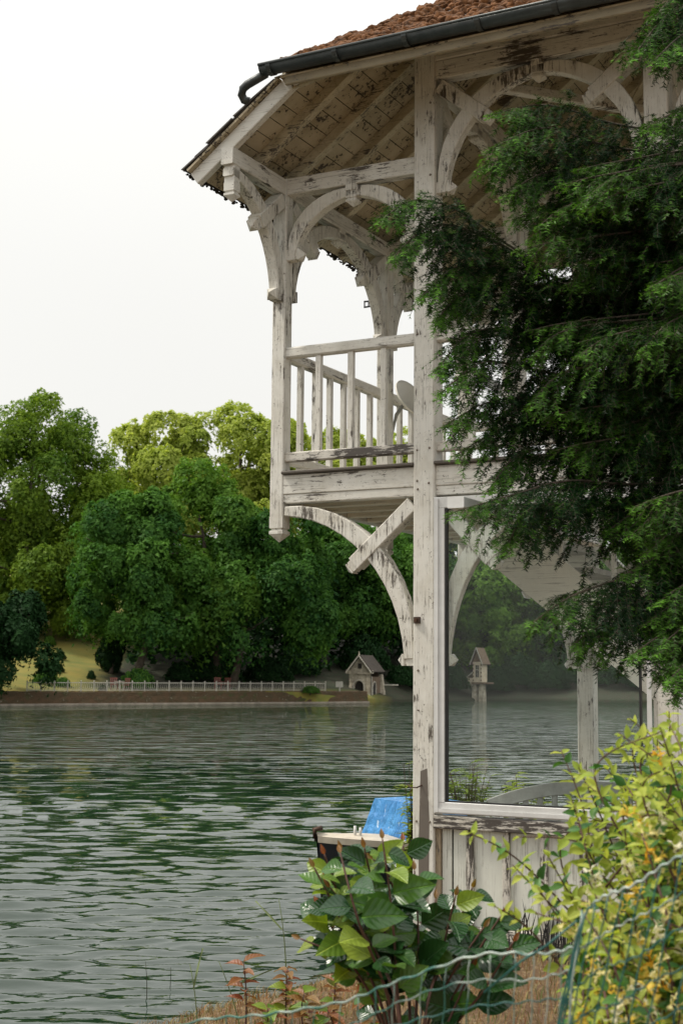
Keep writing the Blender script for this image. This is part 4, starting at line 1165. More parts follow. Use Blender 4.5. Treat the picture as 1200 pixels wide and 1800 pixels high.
# dark mooring stage at the water's edge
sp = p2w(-.42, .25, 0); stage = empty('mooring_stage', tuple(sp), -TH + .25); tag(stage, 'black timber mooring stage with an iron ring behind the big leaved shrub', 'mooring stage')
for i in range(4): MB().box(-.3, .18, -.15 + i * .13, -.15 + i * .13 + .12, .52, .56).build('plank', M_DARKW, stage)
for x in (-.24, .12):
    for y in (-.12, .3): MB().beam((x, y, -.5), (x, y, .518), .1, .1, up=(0, 1, 0)).build('pile', M_DARKW, stage)
MB().box(-.3, .18, -.175, -.153, .40, .515).build('edge_board', M_DARKW, stage)
rg = [(-.2 + .07 * math.cos(g), -.1, .60 + .06 * math.sin(g)) for g in np.linspace(0, 6.4, 20)]
MB().tube(rg, .007, 6).build('ring', simple('galvanised iron', (.4, .4, .4), .35, .2, 20, .9), stage, True)

# ================================================================== NEAR PLANTS
def leaf_shape(L=1.0, wmax=.32, curl=.18, fold=.25, n=7, pw=.75):
    """an ovate leaf along +y, folded on its midrib, normal +z"""
    vs = []
    for i in range(n + 1):
        t = i / n; w_ = wmax * L * (math.sin(math.pi * t ** pw)) ** .9 if 0 < t < 1 else .004
        z0 = -curl * L * t * t
        wav = .02 * L * math.sin(t * 9)
        vs += [(-w_, t * L, z0 + fold * w_ + wav), (-w_ * .5, t * L, z0 + fold * w_ * .35), (0, t * L, z0), (w_ * .5, t * L, z0 + fold * w_ * .35), (w_, t * L, z0 + fold * w_ - wav)]
    fs = [(i * 5 + j, i * 5 + j + 1, i * 5 + 6 + j, i * 5 + 5 + j) for i in range(n) for j in range(4)]
    return vs, fs
def orient(d, nrm):
    """3x3 with +y along d and +z near nrm"""
    d = np.array(d, float); d /= np.linalg.norm(d); x = np.cross(d, nrm); x /= (np.linalg.norm(x) + 1e-9); z = np.cross(x, d)
    return np.stack([x, d, z], 1)
def mat4(R3, p, s):
    m_ = Matrix.Identity(4)
    for i in range(3):
        for j in range(3): m_[i][j] = R3[i, j] * s
        m_[i][3] = p[i]
    return m_
def glossy_leaf(name, c0, c1, gloss_r=.28, trans=.25, spec=.5, vein=38.0):
    mt, t, o = new_mat(name)
    oi = nd(t, 'ObjectInfo'); tcn = nd(t, 'TexCoord'); sx = nd(t, 'SeparateXYZ'); t.links.new(tcn.outputs['Object'], sx.inputs[0])
    ax = math_(t, 'ABSOLUTE', sx.outputs[0]); ph = math_(t, 'SUBTRACT', sx.outputs[1], math_(t, 'MULTIPLY', ax, .9))
    vn = math_(t, 'SINE', math_(t, 'MULTIPLY', ph, vein)); mid = ramp(t, ax, .0, .025, (1, 1, 1, 1), (0, 0, 0, 1))
    col = mixc(t, oi.outputs['Random'], c0, c1)
    n = noise(t, tcn.outputs['Object'], 3.5, 4, .6)
    col = mixc(t, math_(t, 'MULTIPLY', ramp(t, n, .4, .75), .45), col, tuple(c * .45 for c in c0))
    col = mixc(t, math_(t, 'MULTIPLY', ramp(t, vn, .88, 1.0), .10), col, tuple(min(1, c * 2.2 + .02) for c in c1))
    col = mixc(t, math_(t, 'MULTIPLY', mid, .55), col, tuple(min(1, c * 2.4 + .03) for c in c1))
    h = math_(t, 'SUBTRACT', math_(t, 'MULTIPLY', vn, -.08), math_(t, 'MULTIPLY', mid, 1.2))
    p = nd(t, 'BsdfPrincipled', Roughness=gloss_r); p.inputs['Specular IOR Level'].default_value = spec
    t.links.new(col, p.inputs['Base Color'])
    b = nd(t, 'Bump', Strength=.5, Distance=.012); t.links.new(h, b.inputs['Height']); t.links.new(b.outputs[0], p.inputs['Normal'])
    tl = nd(t, 'BsdfTranslucent'); t.links.new(mixc(t, 1.0, col, (1.3, 1.4, .4), 'MULTIPLY'), tl.inputs[0])
    m1 = nd(t, 'MixShader'); m1.inputs[0].default_value = trans
    t.links.new(p.outputs[0], m1.inputs[1]); t.links.new(tl.outputs[0], m1.inputs[2]); t.links.new(m1.outputs[0], o.inputs[0]); return mt
M_BIGD = glossy_leaf('mature shrub leaf', (.012, .048, .014), (.028, .085, .020), .24, .12)
M_BIGM = glossy_leaf('half grown shrub leaf', (.045, .13, .024), (.11, .22, .034), .32, .28)
M_BIGY = glossy_leaf('young shrub leaf', (.13, .24, .030), (.28, .36, .05), .36, .38)
M_REDL = glossy_leaf('reddish sprout leaf', (.26, .055, .020), (.22, .13, .035), .45, .35)
M_STEMR = simple('red brown stem', (.10, .04, .024), .6, .3, 20)
M_HLD = glossy_leaf('honeysuckle leaf', (.035, .125, .024), (.085, .21, .035), .4, .3)
M_HLY = glossy_leaf('young honeysuckle leaf', (.27, .36, .055), (.48, .52, .10), .5, .42)
def leafset(name, mat, seeds, wmax, curl, fold, n=7):
    out = []
    for s in seeds:
        r = random.Random(s); vs, fs = leaf_shape(1.0, wmax * r.uniform(.9, 1.12), curl * r.uniform(.4, 1.5), fold * r.uniform(.5, 1.4), n)
        me = MB().add(vs, fs).mesh(name, True); me.materials.append(mat); out.append(me)
    return out
BIGD = leafset('leaf', M_BIGD, range(5), .39, .24, .30); BIGY = leafset('leaf', M_BIGY, range(5, 10), .36, .25, .35)
BIGM = leafset('leaf', M_BIGM, range(25, 30), .36, .3, .35)
REDL = leafset('leaf', M_REDL, range(10, 13), .22, .3, .4, 5)
HLD = leafset('leaf', M_HLD, range(13, 17), .29, .15, .3, 5); HLY = leafset('leaf', M_HLY, range(17, 21), .24, .2, .5, 4)

def spline(pts, n):
    pts = np.array(pts, float); m_ = len(pts); out = []
    for i in range(n):
        t = i / (n - 1) * (m_ - 1); k = min(int(t), m_ - 2); u = t - k
        p0 = pts[max(k - 1, 0)]; p1 = pts[k]; p2 = pts[k + 1]; p3 = pts[min(k + 2, m_ - 1)]
        out.append(.5 * (2 * p1 + (p2 - p0) * u + (2 * p0 - 5 * p1 + 4 * p2 - p3) * u * u + (3 * p1 - p0 - 3 * p2 + p3) * u ** 3))
    return np.array(out)

# big leaved shrub in front of the corner post
rng = np.random.default_rng(31)
sb = at(715, 2080, 4.75)
shrub = empty('large_leaved_shrub', tuple(sb)); tag(shrub, 'shrub with big glossy dark and lime leaves before the foot of the corner post', 'shrub')
stems = [  # px path, depth, young?
 ([(712, 2080), (700, 1800), (690, 1620), (672, 1475)], 4.6, .75), ([(712, 2080), (690, 1790), (630, 1620), (598, 1500)], 4.5, .9),
 ([(714, 2080), (700, 1780), (640, 1640), (580, 1560)], 4.55, .7), ([(712, 2080), (670, 1800), (600, 1690), (528, 1650)], 4.6, .85),
 ([(716, 2080), (720, 1800), (715, 1620), (708, 1480)], 4.9, .1), ([(716, 2080), (730, 1800), (735, 1650), (728, 1530)], 4.8, .0),
 ([(718, 2080), (745, 1800), (775, 1680), (800, 1575)], 4.7, .15), ([(718, 2080), (750, 1810), (790, 1720), (850, 1630)], 4.6, .0),
 ([(716, 2080), (735, 1820), (755, 1700), (765, 1580)], 5.0, .05), ([(712, 2080), (690, 1820), (665, 1700), (640, 1600)], 4.8, .1),
 ([(712, 2080), (680, 1840), (640, 1740), (590, 1640)], 4.75, .35),
 ([(718, 2080), (750, 1880), (790, 1790), (830, 1700)], 4.65, .0),
 ([(718, 2080), (770, 1820), (830, 1690), (880, 1610)], 4.6, .0), ([(718, 2080), (780, 1840), (850, 1740), (902, 1655)], 4.5, .0), ([(716, 2080), (750, 1780), (800, 1640), (830, 1560)], 4.8, .1),
 ([(712, 2080), (690, 1780), (600, 1580), (575, 1540)], 4.6, .8), ([(714, 2080), (720, 1780), (690, 1560), (655, 1510)], 4.7, .5),
 ([(712, 2080), (680, 1800), (600, 1620), (552, 1525)], 4.55, .6), ([(712, 2080), (680, 1820), (610, 1680), (560, 1590)], 4.65, .4),
 ([(712, 2080), (690, 1760), (630, 1580), (600, 1495)], 4.75, .5), ([(714, 2080), (700, 1760), (660, 1580), (640, 1490)], 4.65, .3), ([(712, 2080), (680, 1760), (600, 1580), (570, 1502)], 4.7, .6)]
for path, Y, yg in stems:
    pts = spline([at(x, y, Y + (i - 3) * rng.normal() * .06) - sb for i, (x, y) in enumerate(path)], 26)
    MB().tube(pts, np.linspace(.0062, .0028, 26), 6).build('stem', M_STEMR, shrub, True)
    seg = np.linalg.norm(np.diff(pts, axis=0), axis=1).cumsum(); tot = seg[-1]; s_ = tot - .02; k = 0
    while s_ > tot - .46 and s_ > .2:
        i = int(np.searchsorted(seg, s_)); p = pts[min(i, 25)]; tan = unit(pts[min(i + 1, 25)] - pts[max(i - 1, 0)])
        wp = p + sb; vv = wp - CAM; py_ = 900 - F_PX * (vv @ CU) / (vv @ _f)
        if py_ > 1715 and rng.uniform() < .8: s_ -= .03; k += 1; continue
        g = k * 2.4 + rng.uniform(-.4, .4)
        side = unit(np.array([math.cos(g), math.sin(g) * .9, 0]) - tan * 0)
        d = unit(side + tan * rng.uniform(.1, .7) + np.array([0, 0, rng.uniform(-.45, .25)]))
        nrm = unit(np.array([0, -.8, .75]) + side * .25 + rng.normal(size=3) * .3)
        frac = (tot - s_) / .46
        L = rng.uniform(.065, .135) * (.75 + .4 * min(frac * 2, 1))
        young = rng.uniform() < yg * .8 * (1 - frac * .9)
        me = (BIGY if young else BIGM if rng.uniform() < .22 + yg * .4 else BIGD)[rng.integers(0, 5)]
        o = put('leaf', me, None, shrub); o.matrix_local = mat4(orient(d, nrm), p + d * .012, L)
        s_ -= rng.uniform(.020, .040); k += 1
    o = put('leaf_bud', REDL[0], None, shrub); o.matrix_local = mat4(orient(unit(pts[-1] - pts[-3]), (0, -1, .2)), pts[-1], .035)

# red leaved sprouts on the bank edge
def sprout(label, px, py, Y, h, nlf, seed, green=.2):
    r = np.random.default_rng(seed); top = at(px, py, Y); b = np.array([top[0] + r.normal() * .03, top[1], top[2] - h])
    e = empty('red_leaved_sprout', tuple(b)); tag(e, label, 'sprout', 'red leaved sprouts at the water edge')
    pts = curve_pts((0, 0, -.05), tuple(top - b), (r.normal() * .015, 0, 0), 8)
    MB().tube(pts, np.linspace(.006, .0025, 8), 5).build('stem', M_STEMR, e, True)
    nlf = int(nlf * 1.6)
    for k in range(nlf):
        t = 1 - k / nlf * .6; p = pts[0] + (pts[-1] - pts[0]) * t; g = k * 2.4 + r.uniform(0, 1)
        d = unit(np.array([math.cos(g), math.sin(g), r.uniform(-.1, .6)])); me = (BIGY if r.uniform() < green else REDL)[r.integers(0, 3)]
        o = put('leaf', me, None, e); o.matrix_local = mat4(orient(d, (0, -.3, 1)), p, r.uniform(.07, .12))
sprout('tall red leaved sprout alone at the left over the water', 428, 1690, 7.4, .34, 7, 1, 0)
sprout('bushy red and green sprout left of the sandy ledge', 505, 1702, 7.5, .33, 13, 2, .35)
sprout('short red sprout just in front of the sandy ledge', 535, 1745, 7.2, .24, 9, 3, .1)
sprout('dark red sprout between the ledge and the big shrub', 590, 1722, 7.6, .3, 11, 4, .25)
sprout('thin red sprout under the lime leaf at the shrub edge', 640, 1690, 7.8, .36, 9, 5, .2)
sprout('low rusty sprout at the foot of the big shrub', 575, 1775, 7.2, .2, 10, 6, .3)
sprout('low green and red sprout behind the fence top', 470, 1772, 7.3, .2, 10, 7, .5)
sprout('rusty sprout right of the shrub stems', 655, 1765, 7.4, .26, 10, 8, .3)

# reeds standing in the water
M_REED = simple('dark reed', (.035, .04, .02), .7); M_REEDG = simple('green reed', (.12, .16, .05), .7)
for i, (x0, y0, x1, y1, mt, lab) in enumerate(((252, 1755, 256, 1690, M_REED, 'dark leafless twig standing in the water, left one'), (287, 1735, 300, 1700, M_REED, 'short bent twig in the water right of the leafless one'), (348, 1790, 334, 1695, M_REEDG, 'thin green grass stalk arching over the water'), (502, 1700, 490, 1580, M_REEDG, 'tall thin stalk rising above the red sprouts'), (440, 1790, 385, 1690, M_REEDG, 'slanting grass stalk beside the tall red sprout'))):
    b = ground_at(x0, y0, 0.0) if i < 2 else at(x0, y0, 7.6); t_ = at(x1, y1, b[1])
    e = empty('reed_stalk', tuple(b)); tag(e, lab, 'reed')
    MB().tube(curve_pts((0, 0, -.3), t_ - b, (.02, 0, .01), 7), np.linspace(.005, .0018, 7), 5).build('stalk', mt, e, True)
    if i > 1:
        vs, fs = leaf_shape(.22, .025, .4, .3, 5); o = MB().add(vs, fs).build('blade', mt, e); o.matrix_local = mat4(orient((rng.normal(), .3, .8), (0, -1, .3)), (t_ - b) * .55, 1)

# waterside bushes behind the pavilion
def leafy_plant(name, label, base, h, spread, nst, nlf, mat, L, seed, cat='bush', wmax=.14):
    r = np.random.default_rng(seed); e = empty(name, tuple(base)); tag(e, label, cat)
    lf = MB(); sm = MB(); vs0, fs0 = leaf_shape(1, wmax, .35, .3, 4); vs0 = np.array(vs0)
    for i in range(nst):
        g = r.uniform(0, 6.28); tip = np.array([math.cos(g) * spread * r.uniform(.2, 1), math.sin(g) * spread * r.uniform(.2, 1), h * r.uniform(.65, 1)])
        pts = curve_pts((tip[0] * .1, tip[1] * .1, -.1), tip, (-tip[0] * .12, -tip[1] * .12, .04), 8); sm.tube(pts, np.linspace(.007, .002, 8), 5)
        for k in range(nlf):
            t = 1 - .75 * (k / nlf) ** 1.1; p = pts[int(t * 7)] + r.normal(size=3) * .01; g2 = k * 2.4
            d = unit(np.array([math.cos(g2), math.sin(g2), r.uniform(0, .9)])); R3 = orient(d, (0, 0, 1)); s = L * r.uniform(.6, 1.2)
            lf.add((vs0 * s) @ R3.T + p, fs0)
    lf.build('foliage', mat, e); sm.build('stem', M_STEMR, e)
M_WBUSH = leaf_mat('waterside leaf', (.16, .23, .04), (.34, .40, .09), .4, attr=False)
gb = lambda px, py, Y, z: np.array([*at(px, py, Y)[:2], z])
leafy_plant('waterside_bush', 'lime bush at the water edge half hidden by the corner post', gb(728, 1500, 12.6, .05), 1.5, .1, 20, 26, M_WBUSH, .13, 1)
leafy_plant('waterside_bush', 'pale lime bush seen through the lower left of the window', gb(822, 1400, 14.4, .35), 1.12, .26, 26, 22, M_WBUSH, .13, 2)
leafy_plant('waterside_bush', 'pale spreading bush seen through the window, right of the other one', gb(915, 1400, 14.2, .35), .98, .3, 20, 18, M_WBUSH, .15, 3, wmax=.2)
leafy_plant('waterside_bush', 'yellow green low bush at the foot of the corner post', gb(735, 1560, 11.6, .15), .62, .25, 14, 14, M_WBUSH, .1, 4)

# dry grass on the bank
rng = np.random.default_rng(12); n = 26000
q = np.stack([rng.uniform(-1.0, 4.2, n), rng.uniform(-4.5, 0.05, n)], 1); d = shore_sd(q); keep = (d > .06) & (rng.uniform(0, 1, n) < np.clip(d / .35, .15, 1)); q = q[keep]; n = len(q)
b = PM + q[:, :1] * PX + q[:, 1:] * PY; b[:, 2] = near_h(q) - .01
L = (rng.uniform(.03, .12, n) * np.clip(.45 + d[keep], .45, 1))[:, None]; g = rng.uniform(0, 6.28, n); lean = np.stack([np.cos(g), np.sin(g), np.zeros(n)], 1) * rng.uniform(.2, .9, (n, 1)); up = np.array([0, 0, 1.])
s = np.stack([-np.sin(g + 1), np.cos(g + 1), np.zeros(n)], 1) * .0022
m1 = b + (up * .6 + lean * .25) * L; m2 = b + (up * .85 + lean * .9) * L
V = np.stack([b - s, b + s, m1 + s * .8, m1 - s * .8, m2], 1).reshape(-1, 3); i5 = np.arange(n)[:, None] * 5
F3 = np.concatenate([i5 + np.array([0, 1, 2]), i5 + np.array([0, 2, 3]), i5 + np.array([3, 2, 4])]); T = np.tile(np.clip(rng.normal(.45, .3, n) - .0 * q[:, 0], 0, 1), 3)
def grass_mat():
    mt, t, o = new_mat('dry grass'); a = nd(t, 'Attribute', attribute_name='tint'); n_ = nd(t, 'ValToRGB'); e = n_.color_ramp.elements
    e[0].position = 0; e[0].color = (.09, .13, .025, 1); e[1].position = 1; e[1].color = (.33, .13, .045, 1)
    k = e.new(.35); k.color = (.36, .27, .12, 1); k = e.new(.7); k.color = (.25, .14, .055, 1)
    t.links.new(a.outputs['Fac'], n_.inputs[0]); bsdf(t, o, n_.outputs[0], .8); return mt
M_GRASS = grass_mat()
tag(put('dry_grass', fast_mesh('dry_grass', V, F3, T), M_GRASS), 'short dry straw and rust coloured grass on the near bank', 'grass', kind='stuff')
# dark dead stalks against the panel
dt = p2w(.78, -.13, .45); tuft = empty('dead_stalks', tuple(dt), -TH); tag(tuft, 'black dead stalks standing against the white lower panel', 'dead plant')
M_DEAD = simple('dead stalk', (.02, .018, .016), .8); tf_ = MB()
for i in range(46):
    x = rng.uniform(-.16, .36); h = rng.uniform(.18, .42); l_ = rng.normal() * .06
    p0 = np.array([x, rng.uniform(-.02, .03), 0]); p1 = p0 + (l_ * .4, 0, h * .6); p2 = p0 + (l_, 0, h); a_ = np.array([.004, 0, 0])
    tf_.add([p0 - a_, p0 + a_, p1 + a_ * 1.4, p2, p1 - a_ * 1.4], [(0, 1, 2, 3, 4)])
tag(tf_.build('stalk_tuft', M_DEAD, tuft), kind='stuff')

# ------------------------------------------------------------------ honeysuckle over the fence
rng = np.random.default_rng(44)
hb = at(1230, 2300, 3.7); hs = empty('honeysuckle', tuple(hb)); tag(hs, 'flowering honeysuckle with yellow and white blossom climbing over the wire fence', 'climber')
ends = [(868, 1592, 3.6), (905, 1470, 3.8), (985, 1318, 4.0), (1000, 1400, 4.0), (1060, 1345, 4.1), (1130, 1320, 4.2), (1105, 1262, 4.2), (1175, 1250, 4.2), (1215, 1255, 4.1), (820, 1462, 3.9), (900, 1520, 3.7), (930, 1600, 3.5), (945, 1560, 3.6), (960, 1500, 3.8), (1010, 1450, 3.9)]
ends += [(rng.uniform(1005, 1240), rng.uniform(1330, 1800), rng.uniform(3.3, 4.2)) for _ in range(75)]
ends += [(rng.uniform(1080, 1240), rng.uniform(1262, 1780), rng.uniform(3.2, 4.2)) for _ in range(80)]
ends += [(rng.uniform(985, 1100), rng.uniform(1560, 1810), rng.uniform(3.15, 3.8)) for _ in range(22)]
leafs = []; flowers = []
for e_i, (x, y, Y) in enumerate(ends):
    sx = rng.uniform(max(x - 30, 1060), 1330); sy = max(y + rng.uniform(120, 420), 1560)
    p0 = at(sx, sy, Y + rng.normal() * .1); p2 = at(x, y, Y); p1 = (p0 + p2) / 2 + np.array([rng.normal() * .05, rng.normal() * .1, rng.uniform(.0, .12)])
    pts = spline([p0 - hb, p1 - hb, p2 - hb], 22)
    MB().tube(pts, np.linspace(.0035, .0015, 22), 5).build('vine', M_STEMR, hs, True)
    seg = np.linalg.norm(np.diff(pts, axis=0), axis=1).cumsum(); tot = seg[-1]; s_ = tot; k = 0
    while s_ > tot * .12:
        i = min(int(np.searchsorted(seg, s_)), 21); p = pts[i]; tan = unit(pts[min(i + 1, 21)] - pts[max(i - 1, 0)] + 1e-6)
        g = k * 1.57 + rng.uniform(-.4, .4); a_ = unit(np.cross(tan, (0.1, 0, 1))); b_ = np.cross(tan, a_); sd0 = a_ * math.cos(g) + b_ * math.sin(g)
        frac = (tot - s_) / max(tot, .3); yg = rng.uniform() < (.95 - .9 * frac) or rng.uniform() < .22
        for sg in (1, -1):
            d = unit(sd0 * sg + tan * .55 + rng.normal(size=3) * .2 + (0, 0, -.1)); L = rng.uniform(.026, .042) if (yg and frac < .15) else rng.uniform(.030, .054)
            leafs.append((p, d, unit(np.array([0, -.45, 1]) + rng.normal(size=3) * .4), L, yg))
        if frac > .03 and rng.uniform() < .55:
            flowers.append((p + rng.normal(size=3) * .012, unit(np.array([rng.normal() * .6, -.6, .5 + rng.normal() * .4]))))
        s_ -= rng.uniform(.022, .038); k += 1
order = sorted(range(len(leafs)), key=lambda i: (leafs[i][0] + hb)[1] - leafs[i][3] * 12)
for i in order[:290]:
    p, d, nr, L, yg = leafs[i]; o = put('leaf', (HLY if yg else HLD)[rng.integers(0, 4)], None, hs); o.matrix_local = mat4(orient(d, nr), p, L)
for yg, mt in ((True, leaf_mat('young honeysuckle mass', (.27, .36, .055), (.48, .52, .10), .42, .03)), (False, leaf_mat('honeysuckle mass', (.035, .125, .024), (.085, .21, .035), .32, .09))):
    vs0, fs0 = leaf_shape(1, .25 if yg else .30, .2, .4, 4); vs0 = np.array(vs0); fs0 = np.array(fs0); Vs, Fs, Ts = [], [], []; c = 0
    for i in order[290:]:
        p, d, nr, L, y_ = leafs[i]
        if y_ != yg: continue
        Vs.append((vs0 * L) @ orient(d, nr).T + p); Fs.append(fs0 + c * len(vs0)); Ts += [rng.uniform()] * len(fs0); c += 1
    me = fast_mesh('leaf_mass', np.concatenate(Vs), np.concatenate(Fs), Ts); me.polygons.foreach_set('use_smooth', [True] * len(me.polygons))
    tag(put('leaf_mass', me, mt, hs), kind='stuff')
def flower_mesh(seed, mat):
    """a pair of two lipped tubular blossoms with long stamens"""
    r = np.random.default_rng(seed); b = MB()
    for h in range(3):
        g0 = h * 2.1 + r.uniform(0, .6); ax = unit(np.array([math.cos(g0) * .7, .8, math.sin(g0) * .7])); R3 = orient(ax, (0, 0, 1) + r.normal(size=3) * .1)
        tb = MB().tube([(0, 0, 0), (0, .3, .02), (0, .55, .0)], [.035, .05, .09], 6)
        for k in range(5):
            g = (k - 1.5) * .42 if k < 4 else math.pi; c_, s_ = math.sin(g), math.cos(g); o_ = np.array([c_ * .08, .52, s_ * .08]); e1 = o_ + np.array([c_ * .2, .25, s_ * .2]); e2 = e1 + np.array([c_ * .22, -.02, s_ * .22 - .05]); sd_ = np.cross(unit(e1 - o_), (c_, 0, s_)); sd_ = unit(sd_) * .065
            tb.add([o_ - sd_ * .6, o_ + sd_ * .6, e1 + sd_, e2 + sd_ * .5, e2 - sd_ * .5, e1 - sd_], [(0, 1, 2, 5), (5, 2, 3, 4)])
        for k in range(4):
            gx = r.normal() * .14; gz = r.normal() * .14; tb.add([(gx * .3 - .008, .5, gz * .3), (gx * .3 + .008, .5, gz * .3), (gx, 1.05, gz)], [(0, 1, 2)])
        b.add(np.array(tb.v) @ R3.T, tb.f)
    me = b.mesh('flower'); me.materials.append(mat); return me
FM = [flower_mesh(1, leaf_mat('white blossom', (.72, .68, .50), (.80, .76, .60), .35, .02, attr=False)), flower_mesh(2, leaf_mat('yellow blossom', (.72, .50, .06), (.78, .60, .14), .35, .02, attr=False)), flower_mesh(3, leaf_mat('amber blossom', (.60, .30, .02), (.72, .42, .04), .35, .02, attr=False)), flower_mesh(4, leaf_mat('cream blossom', (.70, .62, .28), (.78, .70, .36), .35, .02, attr=False))]
flowers.sort(key=lambda f: (f[0] + hb)[1])
for p, d in flowers[:300]:
    o = put('flower', FM[rng.choice(4, p=[.30, .30, .06, .34])], None, hs); o.matrix_local = mat4(orient(d, rng.normal(size=3)), p, rng.uniform(.024, .036))

# ------------------------------------------------------------------ wire fence
def wire_mat():
    mt, t, o = new_mat('green coated wire'); v = coords(t); n = noise(t, v, 9, 4, .6)
    col = mixc(t, ramp(t, n, .42, .56), (.030, .13, .105), (.34, .40, .36)); bsdf(t, o, col, .38, Metallic=.2); return mt
M_WIRE = wire_mat(); M_WIRET = simple('teal coated wire', (.015, .12, .105), .35, .25, 12)
fb = at(1010, 2350, 2.9); fence = empty('wire_fence', tuple(fb)); tag(fence, 'sagging green wire mesh fence across the lower right foreground', 'fence')
TA = [(250, 1822, 3.4), (370, 1792, 3.3), (480, 1780, 3.2), (600, 1764, 3.1), (700, 1722, 3.0), (830, 1683, 2.92), (940, 1676, 2.86), (1008, 1664, 2.82)]
TB = [(1008, 1664, 2.82), (1020, 1625, 2.80), (1030, 1603, 2.79), (1070, 1572, 2.76), (1130, 1545, 2.72), (1200, 1503, 2.68), (1300, 1450, 2.6)]
def panel(T, nh, dy, dx, nv, mat_h, mat_v, vx, rv):
    base = [at(x, y, Y) for x, y, Y in T]
    tops = spline(base, 90)
    for k in range(nh):
        off = np.array([dx * k, .012 * k * (1 + .3 * math.sin(k)), -dy * k])
        pts = [p + off + np.array([0, 0, .0026 * math.sin(i * 1.25 + k) + .003 * math.sin(i * .21 + k * 2)]) - fb for i, p in enumerate(tops)]
        MB().tube(pts, .0017 if k else .0026, 6).build('horizontal_wire', mat_h if k < 2 else M_WIRET, fence, True)
    for i in range(nv):
        j = int(i * 89 / max(nv - 1, 1)); p = tops[j]; L = dy * (nh + 6)
        pts = [p + np.array([dx * t * (nh + 6) + vx * t, .012 * t * nh, -L * t]) + np.array([.0018 * math.sin(t * 40 + i), 0, 0]) - fb for t in np.linspace(0, 1, 24)]
        MB().tube(pts, rv, 5).build('vertical_wire', mat_v, fence, True)
panel(TA, 4, .050, 0.0, 22, M_WIRE, M_WIRE, -.02, .0013)
panel(TB, 6, .075, -.010, 13, M_WIRE, M_WIRET, -.07, .0016)
MB().tube([at(1014, 1618, 2.8) - fb, at(960, 1662, 2.84) - fb, at(915, 1690, 2.87) - fb, at(850, 1745, 2.9) - fb], .0022, 5).build('loose_wire', M_WIRET, fence, True)
MB().tube([at(x, y, 2.8) - fb for x, y in ((1022, 1600), (1020, 1640), (1012, 1680), (1004, 1730), (1000, 1800), (996, 1900))], .0024, 6).build('end_wire', M_WIRE, fence, True)

# ------------------------------------------------------------------ yew in front of the pavilion
rng = np.random.default_rng(9)
yb = np.array([2.75, 6.3, .45]); yew = empty('yew_tree', tuple(yb)); tag(yew, 'dark drooping yew with bright green shoot tips covering the right of the pavilion', 'tree')
MB().tube([(0, 0, -.2), (.02, 0, 1.2), (-.03, .05, 2.6), (.02, 0, 4.2), (0, .05, 5.6)], [.17, .14, .12, .09, .03], 12).build('trunk', M_BARK, yew, True)
B = [  # boughs: pixel paths with depth, from the trunk side to the tip
 ([(1480, -40), (1260, -10), (1170, 30), (1112, 100)], 5.7), ([(1480, 60), (1280, 20), (1200, 60), (1150, 105)], 5.6), ([(1500, -20), (1300, -60), (1200, -20), (1150, 30)], 5.8),
 ([(1480, 260), (1120, 225), (965, 185), (866, 200)], 6.1), ([(1480, 300), (1100, 262), (960, 225), (862, 262)], 6.0), ([(1480, 330), (1080, 310), (930, 270), (846, 295)], 6.2),
 ([(1480, 330), (1150, 340), (980, 300), (885, 345)], 6.0), ([(1480, 400), (1150, 390), (1000, 360), (905, 385)], 6.3),
 ([(1480, 480), (1050, 520), (900, 435), (800, 368), (725, 352), (672, 385)], 5.9), ([(1480, 470), (1040, 500), (880, 430), (790, 395), (735, 410), (694, 448)], 5.85),
 ([(1480, 540), (1020, 520), (880, 470), (800, 470), (742, 520)], 5.9), ([(1480, 560), (1020, 560), (880, 520), (810, 520), (765, 565)], 6.0),
 ([(1480, 620), (1020, 610), (890, 580), (820, 590), (768, 650)], 6.0), ([(1480, 680), (1020, 660), (900, 640), (840, 640), (775, 690)], 5.9),
 ([(1480, 730), (1050, 710), (920, 700), (850, 710), (780, 748)], 6.0), ([(1480, 760), (1060, 750), (950, 745), (880, 755), (800, 800)], 6.1), ([(1480, 800), (1080, 790), (980, 790), (910, 800), (858, 860)], 6.0),
 ([(1480, 820), (1150, 850), (1000, 845), (900, 870), (795, 900)], 5.7), ([(1480, 880), (1150, 880), (1020, 880), (930, 900), (890, 960)], 5.8),
 ([(1480, 1000), (1200, 980), (1080, 1020), (1000, 1050), (938, 1092)], 5.6), ([(1480, 1000), (1220, 1000), (1120, 1060), (1050, 1100), (1010, 1130)], 5.7), ([(1480, 1020), (1250, 1060), (1170, 1110), (1110, 1150)], 5.6),
 ([(1480, 1050), (1280, 1100), (1220, 1150), (1180, 1190)], 5.5), ([(1480, 200), (1250, 180), (1180, 200), (1135, 225)], 5.7), ([(1480, 560), (1280, 480), (1200, 480), (1150, 500)], 5.5), ([(1480, 620), (1280, 560), (1190, 560), (1130, 610)], 5.5)]
for _ in range(135):
    y = rng.uniform(250, 1175); lim = np.interp(y, [240, 300, 520, 700, 850, 950, 1100, 1180], [1010, 960, 880, 890, 1000, 1085, 1130, 1165]); tx = rng.uniform(lim, 1230)
    B.append(([(1480, y + rng.uniform(-40, 40)), ((tx + 1480) / 2, y - 20), (tx + 70, y), (tx, y + rng.uniform(10, 60))], rng.uniform(5.6, 6.7)))
sh_p, sh_d, sh_L, sh_y = [], [], [], []
brn = []
